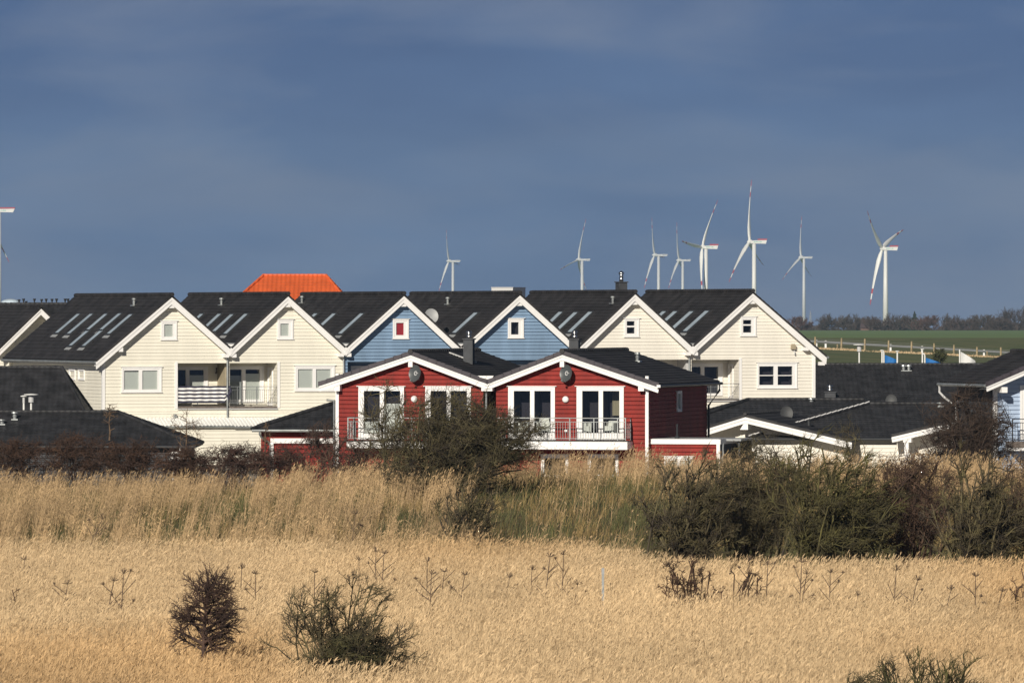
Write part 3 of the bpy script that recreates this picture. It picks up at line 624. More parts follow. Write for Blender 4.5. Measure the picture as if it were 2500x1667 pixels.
# valley between the two roofs, its board and downpipe
u, z = fr1.uz(1186, 921, -.42); mb = MB(); mb.prism([(u-.38, z+.07), (u+.38, z+.07), (u+.05, z-.36), (u-.05, z-.36)], -.47, -.40); mb.build('valley_board', M['white'], r1)
u, z = fr1.uz(1187, 950, -.15); zb = fr1.z(1187, 1200, -.15); mb = MB(); mb.tube([(u-.06, -.3, z+.1), (u, -.15, z-.15), (u, -.15, zb)], .05, 8); mb.build('downpipe', M['zinc'], r1)
# balconies
def balcony(g, f, x0, x1, yr, yb, yf0, yf1, posts):
    v = -1.1; u0, u1 = f.u(x0, v), f.u(x1, v); zt, zr_ = f.z(x0, yf0, v), f.z(x0, yr, v); zb = f.z(x0, yf1, v)
    mb = MB(); mb.box(u0-.05, u1+.09, v-.03, 0, zb, zt); b = mb.build('balcony_slab', M['white'], g)
    mb = MB(); mb.box(u0-.07, u1+.11, v-.05, 0, zt+.003, zt+.04); mb.build('balcony_floor', M['dark'], b)
    railing(b, Mfront(v), u0, u1, f.z(x0, yb, v), zr_, .0, [u0, u1]+[f.u(p, v) for p in posts], name='railing')
    railing(b, Mright(u1), v, -.03, f.z(x0, yb, v), zr_, .0, [-.05], name='railing'); railing(b, Mleft(u0), v, -.03, f.z(x0, yb, v), zr_, .0, [-.05], name='railing')
balcony(r2, fr2, 1215.5, 1527, 1018.8, 1070.4, 1076.6, 1096, [1320, 1391, 1450, 1508])
balcony(r1, fr1, 849.5, 1160, 1018.8, 1070.4, 1077.6, 1093, [925, 1005, 1080])
# right side wall, gutter, narrow window and black downpipe
b = fr2.u(1584); L2 = e2['L']-.35; ze = e2['line'](b)
y0, _ = fr2.yz(1650.6, 955, b); y1, _ = fr2.yz(1661.5, 955, b); _, zt = fr2.yz(1655, 954, b); _, zb = fr2.yz(1655, 1005, b)
wall(r2, Mright(b), K(0), K(L2), 0, ze-.05, M['red'], [(y0+.05, y1-.05, zb+.05, zt-.05)])
window(r2, Mright(b), y0, y1, zb, zt, [(y0+.13, y1-.13, zb+.13, zt-.13, 'blind')], head=False)
eave_gutter(r2, e2['uR']+.06, -.5, e2['L']+.1, e2['line'](e2['uR'])+.02, .07, 'dark')
mb = MB(); mb.box(e2['uR']-.05, e2['uR']+.12, -.6, -.48, e2['line'](e2['uR'])-.04, e2['line'](e2['uR'])+.08); mb.build('gutter_end', M['white'], r2)
mb = MB(); mb.quad((b, -.4, ze-.1), (e2['uR'], -.4, e2['line'](e2['uR'])-.06), (e2['uR'], L2, e2['line'](e2['uR'])-.06), (b, L2, ze-.1)); mb.build('soffit', M['dark'], r2)
x_ = e2['uR']+.06; zz = e2['line'](e2['uR']); mb = MB(); mb.tube([(x_, L2, zz), (x_, L2, zz-.3), (b+.1, L2-.05, zz-1.0), (b+.1, L2-.05, 0)], .055, 8); mb.build('downpipe', M['dark'], r2)
# chimneys, pipe, roof walk
u = fr1.u(1145, 4.5); chimney(r1, u-.22, u+.22, 4.3, 4.7, e1['zt'](u)-.4, fr1.z(1145, 829, 4.5), .36)
u = fr2.u(1403, 5.5); chimney(r2, u-.22, u+.22, 5.3, 5.7, e2['zt'](u)-.6, fr2.z(1403, 830, 5.5), .40)
p = fr2.hit(1556, 882, (e2['uA'], 0, e2['zr']), (e2['sR'], 0, 1)); vent_pipe(r2, p, .42, .075)
p = fr1.hit(1098, 859, (e1['uA'], 0, e1['zr']+.1), (e1['sR'], 0, 1)); q = fr1.hit(1175, 883, (e1['uA'], 0, e1['zr']+.1), (e1['sR'], 0, 1)); q.y = p.y
mb = MB()
for k in range(9):
    a, c = p.lerp(q, k/9), p.lerp(q, (k+.9)/9); mb.hexa([a+Vector((0, -.13, -.05)), c+Vector((0, -.13, -.05)), c+Vector((0, .13, -.05)), a+Vector((0, .13, -.05)), a+Vector((0, -.13, 0)), c+Vector((0, -.13, 0)), c+Vector((0, .13, 0)), a+Vector((0, .13, 0))])
mb.build('roof_steps', M['lgrey'], r1)
for f, x, lab in ((fr1, 1014.8, 'dark satellite dish with ring emblem above the left pair of red house doors'), (fr2, 1383.5, 'dark satellite dish with ring emblem above the fully visible red balcony')):
    u, z = f.uz(x, 911, -.35); d_ = dish('satellite_dish', (*f.world(u, -.38), z), .38, -14-24, lab, tilt=8, mast=.3)
# white furniture seen through the right house's doors
def armchair(f, x, y, v, s, label, rz=0, wd=.6):
    u, z = f.uz(x, y, v); e = empty('armchair', (*f.world(u, v), z), f.th+R(rz), label=label, cat='armchair', group='white furniture behind the balcony doors')
    mb = MB(); mb.box(-wd/2, wd/2, -.3, .25, .12, .38); mb.build('seat', M['fabric'], e)
    mb = MB(); mb.hexa([(-wd/2, .2, .3), (wd/2, .2, .3), (wd/2, .32, .3), (-wd/2, .32, .3), (-wd/2+.04, .3, .3+s), (wd/2-.02, .3, .3+s), (wd/2-.02, .38, .3+s), (-wd/2+.04, .38, .3+s)]); mb.build('backrest', M['fabric'], e)
    for k in (-1, 1): mb = MB(); mb.box(k*wd/2-.05, k*wd/2+.05, -.3, .3, .0, .52); mb.build('armrest', M['fabric'], e)
armchair(fr2, 1327, 1060, .5, .42, 'white armchair behind the glass of the left door on the right red house', 12, .52)
armchair(fr2, 1489, 1060, .5, .30, 'white armchair behind the glass of the right door on the right red house', -10, .50)
armchair(fr2, 1281, 1060, .55, .10, 'low white stool chair at the left edge of the right red house', 0, .36)
armchair(fr2, 1431, 1060, .55, .33, 'white chair draped with a cloth in the left pane of the rightmost red house door', 25, .22)
# garage right of the red house
g = fr2.empty('garage', label='flat-roofed red garage with white fascia beside the dark side wall of the red house', cat='garage')
v = .35; u0, u1 = fr2.u(1586, v), fr2.u(1757, v); zt, zb = fr2.z(1600, 1071.5, v), fr2.z(1600, 1083.5, v)
wall(g, Mfront(v+.04), K(u0), K(u1), 0, zb+.02, M['red'], [(fr2.u(1626, v), fr2.u(1688, v), fr2.z(1650, 1160, v), fr2.z(1650, 1118, v))])
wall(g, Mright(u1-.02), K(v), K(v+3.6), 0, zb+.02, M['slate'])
mb = MB(); mb.box(u0, u1+.05, v-.06, v+3.6, zb, zt); mb.build('fascia', M['white'], g)
mb = MB(); mb.box(u0+.1, u1-.05, v+.05, v+3.6, zt+.003, zt+.02); mb.build('roof', M['grey'], g)
mb = MB(); mb.box(u1-.14, u1+.02, v-.05, v+.1, 0, zb-.003); mb.build('corner_board', M['white'], g)
window(g, Mfront(v), fr2.u(1622.5, v), fr2.u(1692, v), fr2.z(1650, 1165, v), fr2.z(1650, 1114.5, v), [(fr2.u(1631, v), fr2.u(1654, v), fr2.z(1650, 1158, v), fr2.z(1650, 1124, v), 'curtain'), (fr2.u(1661, v), fr2.u(1684, v), fr2.z(1650, 1158, v), fr2.z(1650, 1124, v), 'curtain')])
u = fr2.u(1653, 1.2); mb = MB(); mb.tube([(u, 1.2, zt), (u, 1.2, zt+.12)], .11, 10); mb.tube([(u, 1.2, zt+.1), (u, 1.2, zt+.58)], .045, 8); mb.tube([(u, 1.2, zt+.56), (u, 1.2, zt+.66)], .06, 8); mb.build('flue', M['dark'], g)
mb = MB(); u = fr2.u(1766, v); mb.tube([(u, v, zb+.03), (u-.02, v, zb-.2), (u, v, zb-.45), (u-.04, v, zb-.6), (u-.04, v, 0)], .04, 8); mb.build('downpipe', M['zinc'], g)
g = fr2.empty('carport', label='dark open carport with thin roof right of the red garage', cat='carport')
ua, ub = fr2.u(1765, 1.6), fr2.u(1804, 1.6); z_ = fr2.z(1780, 1076, 1.6)
mb = MB(); mb.box(ua-.1, ub+.12, 1.5, 4.6, z_, z_+.09); mb.build('roof', M['grey'], g)
mb = MB(); mb.box(ua, ub, 4.3, 4.4, 0, z_); mb.box(ua-.05, ua, 1.7, 4.4, 0, z_); mb.build('wall', M['dark'], g)
mb = MB(); mb.box(ub-.06, ub+.04, 1.65, 1.75, 0, z_); mb.build('post', M['dark'], g)

# ------------------------------------------------------------------ hipped buildings in photo columns
def hip(name, label, e0, e1, ey, De, r0, r1, ry, Dr, wm='cream2', roofm='roof_x', n=12, wl=True, gut=None, cat='house', group=None, inset=.4, right_hip=True):
    E0, E1, R0, R1 = W(e0, ey, De), W(e1, ey, De), W(r0, ry, Dr), W(r1, ry, Dr); o = Vector(((E0.x+E1.x)/2, De, 0))
    g = empty(name, o, 0, label=label, cat=cat, group=group); E0, E1, R0, R1 = [p-o for p in (E0, E1, R0, R1)]
    dy = 2*(Dr-De); B0, B1 = E0+Vector((0, dy, 0)), E1+Vector((0, dy, 0))
    k = MB(); slope(None, R0, R1, E0, E1, n, None, mb=k); slope(None, R0, R1, B0, B1, n, None, mb=k)
    side = 'orange_y' if roofm == 'orange' else 'roof_y'; k.mi = 1
    slope(None, R0, R0, E0, B0, n, None, mb=k); slope(None, R1, R1, E1, B1, n, None, mb=k)
    roof = k.build('roof', [M[roofm], M[side]], g)
    k = MB(); ridge_cap(k, R0+Vector((0, 0, .04)), R1+Vector((0, 0, .04)), .1, .4)
    for a, b in ((R0, E0), (R1, E1), (R0, B0), (R1, B1)): ridge_cap(k, a+Vector((0, 0, .05)), b+Vector((0, 0, .05)), .09, .4)
    k.build('ridge_tiles', M[roofm], roof)
    if wl:
        wall(g, lambda A, O, z: (A, inset-O, z), K(E0.x+inset), K(E1.x-inset), 0, E0.z-.05, M[wm])
        mb = MB(); x0, x1, y1, zt = E0.x+inset, E1.x-inset, dy-inset, E0.z-.05
        mb.quad((x0, inset, 0), (x0, y1, 0), (x0, y1, zt), (x0, inset, zt)); mb.quad((x1, inset, 0), (x1, y1, 0), (x1, y1, zt), (x1, inset, zt)); mb.quad((x0, y1, 0), (x1, y1, 0), (x1, y1, zt), (x0, y1, zt)); mb.build('wall', M[wm], g)
    mb = MB(); mb.tube([E0+Vector((0, -.06, -.04)), E1+Vector((0, -.06, -.04))], .06, 8); mb.build('gutter', M[gut or 'dark'], roof)
    return g, o, dict(E0=E0, E1=E1, R0=R0, R1=R1)
def onroof(g, o, r, px, py):   # point on the front slope at a photo position, in building coordinates
    n_ = (r['R1']-r['R0']).cross(r['E0']-r['R0']).normalized(); d = Vector(((px-CX)/F, 1, (HY-py)/F)); c = Vector((0, 0, EYE))-o
    return c+d*((r['R0']-c).dot(n_)/d.dot(n_))

gA, oA, rA = hip('bungalow', 'low dark-roofed bungalow below the left wall of the leftmost cream house', -330, 208, 1012, 379, -150, 151, 899, 382.6, gut='zinc')
gB, oB, rB = hip('bungalow', 'long low building with dark hipped roof at the lower left behind brown shrubs', -330, 478, 1089, 339, -120, 286, 1007, 343, wm='slate')
p = onroof(gB, oB, rB, 36, 1024); vent_pipe(gB, p+Vector((0, 0, 0)), .38, .09)
p = onroof(gB, oB, rB, 5, 1036); vent_pipe(gB, p, .25, .09)
p = rB['E1']; mb = MB(); q = Vector((p.x-.75, -.06, p.z)); mb.tube([q, q+Vector((0, 0, -.22)), q+Vector((-.05, .05, -.3)), q+Vector((-.35, .4, -.55)), q+Vector((-.35, .4, -2))], .05, 8); mb.build('downpipe', M['lgrey'], gB)
mb = MB(); mb.box(p.x-1.3, p.x-.4, .3, .38, p.z-.4, p.z-.28); mb.box(p.x-1.3, p.x-.4, .3, .38, p.z-.72, p.z-.5); mb.build('wall_trim', M['white'], gB)
gC, oC, rC = hip('annex', 'low dark-roofed red annex with a white beam left of the red pair', 615, 900, 1049, 322, 822, 900, 984, 326, wm='red', gut='zinc')
ua, ub = W(664, 0, 322).x-oC.x, W(822, 0, 322).x-oC.x; z_ = lambda y: pz(y, 322)
mb = MB(); mb.box(ua, ub, .28, .36, z_(1082), z_(1070)); mb.build('beam', M['white'], gC); mb = MB(); mb.box(ua-.08, ua+.06, .27, .37, 0, z_(1070)); mb.build('post', M['white'], gC)
q = W(634, 1051, 321.9)-oC; mb = MB(); mb.tube([q, q+Vector((0, 0, -.18)), q+Vector((.12, .1, -.36)), q+Vector((.42, .35, -.55)), q+Vector((.48, .38, -.75)), q+Vector((.48, .38, -2))], .045, 8); mb.build('downpipe', M['zinc'], gC)
q = W(816, 978, 320.3)-oC; mb = MB(); mb.tube([q+Vector((0, 0, .0)), q+Vector((0, 0, -5))], .05, 8); mb.tube([q+Vector((-.35, 0, .03)), q, q+Vector((0, 0, -.15))], .05, 8); mb.build('downpipe', M['zinc'], gC)

gD, oD, rD = hip('bungalow', 'dark-roofed bungalow rising behind the cream gable with the dish', 1625, 2150, 1047, 360, 1827, 2112, 977, 367)
p = onroof(gD, oD, rD, 1981, 981); vent_pipe(gD, p+Vector((0, 0, -.1)), .3, .09)
gE, oE, rE = hip('bungalow', 'dark-roofed bungalow with sunlit verge tiles dashed in white along its left roof edge', 1826, 2400, 1070, 344, 2122, 2385, 987, 351, n=16)
mb = MB(); A_, B_ = rE['R0']+Vector((0, 0, .09)), rE['E0']+Vector((0, 0, .09)); nn = 22
for k in range(nn): a, b = A_.lerp(B_, k/nn), A_.lerp(B_, (k+.86)/nn); mb.tube([a+Vector((0, -.05, .05)), b+Vector((0, -.05, .02))], .035, 6)
mb.build('lit_verge_edges', M['white'], gE)  # white dashes stand in for sun on the verge tile edges
q = onroof(gE, oE, rE, 1975, 1047); mb = MB(); mb.tube([q+Vector((0, 0, -.1)), q+Vector((0, 0, .42))], .09, 10); mb.tube([q+Vector((0, 0, .42)), q+Vector((0, 0, .47))], .12, 10); mb.build('vent_pipe', M['dark'], gE)
q = onroof(gE, oE, rE, 2296, 992); vent_pipe(gE, q, .2, .1)
gF, oF, rF = hip('terrace_house', 'long dark-roofed building with two white vents right behind the rightmost cream house', 1890, 2760, 1003, 427, 1975, 2700, 891, 436, n=22)
for x, y, r_ in ((2206, 905, .09), (2219, 905, .09)): p = onroof(gF, oF, rF, x, y); vent_pipe(gF, p, .36, r_)
p = W(2080, 889.5, 437)-oF; mb = MB(); mb.tube([p, p+Vector((0, 0, .07))], [.2, .12], 10); mb.build('vent_cap', M['white'], gF)
p = W(2028, 968, 428.5)-oF; chimney(gF, p.x-.33, p.x+.33, 2.2, 2.9, p.z-.6, pz(958, 429.5), .42)
# dish standing between the roofs, seen as a half disc
dish('satellite_dish', tuple(W(2176, 978, 372)), .34, -10, 'grey satellite dish half hidden by the dark bungalow ridge, far right', m='dgrey', mark=False, tilt=12)
dish('satellite_dish', tuple(W(1920, 1009, 349.5)), .36, 8, 'round grey satellite dish on the dark roof beside the cream gable', m='dgrey', mark=False, tilt=14, mast=.9)

# cream gable with deep overhang
f, g, d = gable('bungalow', 'cream bungalow with a wide white gable and vertical boards, right of the red garage', 1820, 345, TR, 1017.8, (1650, 1085), (2080, 1095), 'cream2', 9, oh=1.0, tF=.30, n=10, verge=False, build_wall=False, cap=.08)
a, b = d['uL']+.4, d['uR']-.4; top = lambda u: d['line'](u)-.1
mb = MB(); mb.quad((a, 0, 0), (b, 0, 0), (b, 0, top(b)), (d['uA'], 0, top(d['uA'])), (a, 0, top(a))); x = a; 
while x < b:
    mb.box(x-.03, x+.03, -.035, .0, 0, top(x)-.02); x += .24
mb.build('board_wall', M['cream2'], g)
mb = MB(); mb.prism([(d['uA']-.28, d['zA']-.62), (d['uA']+.12, d['zA']-.62), (d['uA']+.12, d['zA']-.2), (d['uA']-.02, d['zA']-.2)], -.98, -.1); mb.build('bracket', M['white'], g)
for x0, x1 in ((1803, 1819), (1826, 1868)):
    u0, u1, z0, z1 = f.u(x0), f.u(x1), f.z(x0, 1130), f.z(x0, 1096.5); window(g, Mfront(-.035), u0, u1, z0, z1, [(u0+.07, u1-.07, z0+.09, z1-.09, 'dark')], head=False, room=.02)
# cream gable porch further right
f, g, d = gable('bungalow', 'cream bungalow whose white verge rises behind the tall dark bush at the right', 2337, 338, TR, 1029, (2177, 1080), (2520, 1080), 'cream2', 7, oh=1.3, tF=.26, n=9, verge=False, cap=.08, wl=2190)
mb = MB(); u = f.u(2214, -1.15); mb.box(u-.1, u+.1, -1.25, -1.05, 0, d['line'](u)-.2); mb.box(u-.16, u+.24, -1.28, -.9, d['line'](u)-.42, d['line'](u)-.2); mb.build('post', M['white'], g)
# blue house at the right border
f, g, d = gable('blue_house', 'light blue house cut by the right picture border, dark roof and white corner post', 2585, 316, 15, 866, (2408, 956), (2770, 956), 'lblue', 8.6, oh=1.0, tF=.26, n=12, wl=2426, back_ridge=2470, cap=.1)
a = f.u(2427); wall(g, Mleft(a), K(0), K(d['L']-.3), 0, d['line'](a)-.05, M['slate'])  # left side wall in a much darker tone than the front
mb = MB(); mb.box(a-.03, a+.14, -.06, .1, 0, d['line'](a)-.3); mb.build('corner_board', M['white'], g)
eave_gutter(g, d['uL']-.05, -1.0, d['L']+.2, d['line'](d['uL'])+.0, .075)
mb = MB(); x = d['uL']-.05; y = d['L']; z = d['line'](d['uL']); mb.tube([(x, y, z), (x, y, z-.35), (x+.15, y-.3, z-.6), (a-.08, y-.4, z-1.0), (a-.08, y-.4, 0)], .055, 8); mb.build('downpipe', M['lgrey'], g)
mb = MB(); u, z = f.uz(2452, 953, -.9); mb.box(u-.13, u+.13, -.95, 0, z-.1, z+.15); mb.build('bracket', M['white'], g)
u0, u1, z0, z1 = f.u(2490), f.u(2560), f.z(2490, 1073), f.z(2490, 940); window(g, Mfront(), u0, u1, z0, z1, [(u0+.2, u1-.2, z0+.2, z1-.2, 'curtain')], name='balcony_door', head=False, room=.3)
v = -1.0; u0, u1 = f.u(2472, v), f.u(2640, v); mb = MB(); mb.box(u0, u1, v, 0, f.z(2480, 1100, v), f.z(2480, 1093, v)); mb.build('balcony_slab', M['white'], g)
mb = MB(); mb.box(u0, u1, v, 0, f.z(2480, 1092, v), f.z(2480, 1078, v)); mb.build('balcony_floor', M['deck'], g); railing(g, Mfront(v), u0, u1, f.z(2480, 1076, v), f.z(2480, 1022, v), 0, [u0], m='dark')

# row neighbour on the far left
f, g, d = gable('row_house', 'cream gabled house at the left picture border, set back behind the leftmost full house', 100, 418, TH, 752, (-8, 874), (208, 874), 'cream', 14, oh=.9, tF=.40, wl=0, wr=None, n=14, verge=False, cap=.1, group='gabled row houses behind the red house', back_ridge=-140)
mb = MB(); u, z = f.uz(44, 899, -.9); mb.box(u-.22, u+.3, -1.1, 0, z-.1, z+.1); mb.build('bracket', M['white'], g)
mb = MB(); mb.box(f.u(-60, -.8), f.u(33, -.8), -.9, -.7, f.z(0, 899, -.8), f.z(0, 895, -.8)); mb.build('eave_trim', M['white'], g)
gG, oG, rG = hip('terrace_house', 'dark ridge with black chimney pots and a skylight dome at the far left', -420, 330, 830, 440, -330, 210, 743.5, 446, wm='cream', n=10)
pots = [(46.5, 731), (57.6, 729), (64, 735), (84, 729), (101.6, 730), (112.7, 729), (127, 729.5), (138, 729), (159, 729), (166, 729)]
for x, y in pots:
    q = W(x, 745, 446)-oG; h = pz(y, 446)-(q.z); mb = MB(); mb.tube([q, q+Vector((0, 0, h*.75))], .045, 8); mb.tube([q+Vector((0, 0, h*.62)), q+Vector((0, 0, h*.85)), q+Vector((0, 0, h))], [.05, .09, .10], 8); mb.build('chimney_pot', M['dark'], gG)
e = empty('skylight_dome', W(20, 741, 452), label='white flat skylight with a pale dome above the left roof ridge', cat='skylight')
mb = MB(); mb.box(-1.4, 1.0, -1, 1, -1.2, .05); mb.build('curb', M['white'], e)
mb = MB()
for i in range(8):
    for j in range(16):
        P = lambda i, j: (.15+.62*math.cos(i/8*math.pi/2)*math.cos(j/16*2*math.pi), .6*math.cos(i/8*math.pi/2)*math.sin(j/16*2*math.pi), .05+.26*math.sin(i/8*math.pi/2))
        mb.quad(P(i, j), P(i, j+1), P(i+1, j+1), P(i+1, j))
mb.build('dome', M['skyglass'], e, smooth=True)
# orange hipped roof behind the row, grey flat box behind the blue pair
hip('orange_roofed_house', 'large house with bright orange hipped tile roof behind the second and third row houses', 545, 868, 760, 468, 643, 796, 673.5, 473, roofm='orange', n=13, wm='brick')
e = empty('flat_roofed_building', (W(1226, 0, 460).x, 460, 0), R(-14), label='small grey flat-topped box above the ridge of the right blue house', cat='building')
zt = pz(702.5, 460); mb = MB(); mb.box(-.72, .72, 0, 3.4, 0, zt); mb.build('wall', M['lgrey'], e); mb = MB(); mb.box(-.75, .75, -.03, 3.45, zt, zt+.04); mb.build('roof', M['lgrey'], e)

# ------------------------------------------------------------------ street lamps and flags
def street_lamp(px, ytop, ybody, yb, D, wd, label, ground=0, second=False):
    b = W(px, 0, D); e = empty('street_lamp', (b.x, D, ground), label=label, cat='street lamp'); k = D/F; z = lambda y: pz(y, D)-ground
    mb = MB(); mb.tube([(0, 0, 0), (0, 0, z(ybody))], [.07, .05], 10); mb.build('pole', M['turb'], e)
    mb = MB(); mb.tube([(0, 0, z(ybody)), (0, 0, z(ytop)-.02)], wd*k*.19, 14); mb.build('lantern', M['lgrey'], e)
    mb = MB(); mb.tube([(0, 0, z(ytop)-.04), (0, 0, z(ytop)), (0, 0, z(ytop)+.03)], [wd*k*.5, wd*k*.5, wd*k*.1], 24); mb.build('lamp_shade', M['turb'], e)
street_lamp(76, 962, 982, 1003, 352, 35, 'white post lamp with flat disc shade in front of the dark roof, far left')
street_lamp(58, 966, 984, 1003, 372, 16, 'small white post lamp just left of the larger disc lamp, far left')
street_lamp(2097.7, 840.7, 858, 890, 470, 29, 'white post lamp with flat disc shade in front of the guard rail, right')
def post(px, yt, D, label, name='mast', cat='mast'):
    b = W(px, 0, D); mb = MB(); z = pz(yt, D); e = empty(name, (b.x, D, 0), label=label, cat=cat, group='white masts behind the dark roof')
    mb.tube([(0, 0, 0), (0, 0, z)], [.08, .05], 10); mb.build('pole', M['turb'], e); mb = MB(); mb.tube([(0, 0, z), (0, 0, z+.05)], [.12, .12], 12); mb.build('cap', M['turb'], e)
post(2153.5, 856, 462, 'bare white mast just left of the darker blue flag'); post(2190.7, 858, 462, 'bare white mast at the tip of the darker blue flag'); post(2252, 853, 462, 'bare white mast left of the brighter blue flag')
def flag(px, yt, D, label, cm, pts, bent=False, marks=()):
    b = W(px, 0, D); e = empty('flagpole', (b.x, D, 0), label=label, cat='flag', group='flags behind the dark roof'); z = pz(yt, D)
    mb = MB(); mb.tube([(0, 0, 0), (0, 0, z)]+([(-.05, 0, z+.12), (-.18, 0, z+.1)] if bent else []), .045, 8); mb.build('pole', M['turb'], e)
    k = D/F; mb = MB(); nx, nz2 = 14, 10; (x1, y1), ybot = pts
    def P(i, j):
        s, t = i/nx, j/nz2; x = .06+s*x1*k*(1-.25*t*t+.15*t); zz = z-.15-s**1.15*(y1)*k*(1-.55*t)-t*2.6*(1-.22*s)
        return (x, .09*math.sin(s*7+t*3)*(.3+s), zz)
    for i in range(nx):
        for j in range(nz2): mb.quad(P(i, j), P(i, j+1), P(i+1, j+1), P(i+1, j))
    fl = mb.build('flag', cm, e, smooth=True)
    if marks:
        mb = MB()
        for (i0, i1, t0, t1) in marks:
            q = []
            for (s, t) in ((i0, t0), (i1, t0), (i1, t1), (i0, t1)):
                p = P(s*nx, t*nz2); q.append((p[0], p[1]-.02, p[2]))
            mb.quad(*q)
        mb.build('emblem', M['white'] if cm is M['flagb'] else M['navy'], fl)
flag(2158, 861, 464, 'darker blue flag sagging from a pole behind the dark roof', M['flagb'], ((32, 13), 0), True, [(.42, .52, .0+.32, .48), (.53, .6, .36, .5)])
flag(2258, 868, 460, 'brighter blue flag with white lettering blowing from a pole', M['flagb'], ((36, 12), 0), True, [(.16, .6, .30, .33), (.16, .19, .33, .5), (.24, .3, .37, .5), (.34, .44, .36, .5), (.48, .56, .37, .5)])
flag(2343, 853, 458, 'white flag with small dark lettering blowing from a pole', M['flagw'], ((36, 22), 0), False, [(.36, .44, .50, .53), (.46, .52, .48, .53), (.55, .62, .50, .54), (.65, .8, .5, .54)])

# ------------------------------------------------------------------ guard rail and wire fence on the road bank
DR = 776.0
def gp(px, D=DR): x = (px-CX)*D/F; return x, D, float(gz(x, D))
e = empty('guard_rail', gp(2200), label='grey steel guard rail running along the grassy road bank', cat='guard rail'); o = Vector(e.location)
ax, ay = 1940, 2520
ry = lambda px: 831+(px-1974)*.0575
mb = MB(); n = 60
prof = [(-.12, 0), (-.07, -.06), (-.03, 0), (.03, 0), (.07, -.06), (.12, 0)]
for i in range(n):
    p0, p1 = ax+(ay-ax)*i/n, ax+(ay-ax)*(i+1)/n
    for (a, b), (c, d_) in zip(prof, prof[1:]):
        q = lambda px, h, w_: tuple(Vector(((px-CX)*DR/F, DR+w_-.3, pz(ry(px)+1.5, DR)+h))-o)
        mb.quad(q(p0, a, b), q(p1, a, b), q(p1, c, d_), q(p0, c, d_))
mb.build('beam', M['rail'], e)
for px in (1993, 2015.5, 2174, 2251, 2402, 2480, 1955):
    x, y, z = gp(px); mb = MB(); zt = pz(ry(px)-2, DR); mb.box(x-.1, x+.1, y-.18, y-.04, min(z, pz(ry(px)+22, DR)), zt); k = mb.build('post', M['white'], e); k.data.transform(Matrix.Translation(-o))
DW = 772.0
e = empty('wire_fence', gp(2250, DW), label='wooden post and wire fence in front of the guard rail', cat='fence'); o = Vector(e.location)
tops = [(1989.8, 822, 846), (2054, 825, 848), (2110.8, 827, 857), (2169, 831, 860), (2225, 833, 862), (2280, 838, 865), (2328.5, 842, 870), (2384.7, 847, 872), (2443, 848, 876), (2500, 851, 880), (1931, 817, 845)]
for px, yt, yb in tops:
    mb = MB(); x = (px-CX)*DW/F; mb.tube([Vector((x, DW, pz(yb+8, DW)))-o, Vector((x+.03, DW, pz(yt, DW)))-o], [.12, .10], 8); mb.build('post', M['wood'], e)
for dz in (6, 11, 16):
    mb = MB(); mb.tube([Vector(((px-CX)*DW/F, DW, pz(yt+dz, DW)))-o for px, yt, yb in sorted(tops)], .008, 4); mb.build('wire', M['grey'], e)
for px, yt in ((2044.5, 841), (2410, 858)):
    x = (px-CX)*768/F; mb = MB(); mb.tube([(0, 0, 0), (0, 0, .7)], .09, 7); mb.build('marker_post', M['wood']).location = (x, 768, pz(yt+15, 768))
for o_ in [q for q in COL.objects if q.name.startswith('marker_post')]: tag(o_, 'short wooden stake below the left end of the guard rail' if o_.location.x < 40 else 'short wooden stake below the right end of the guard rail', 'stake')

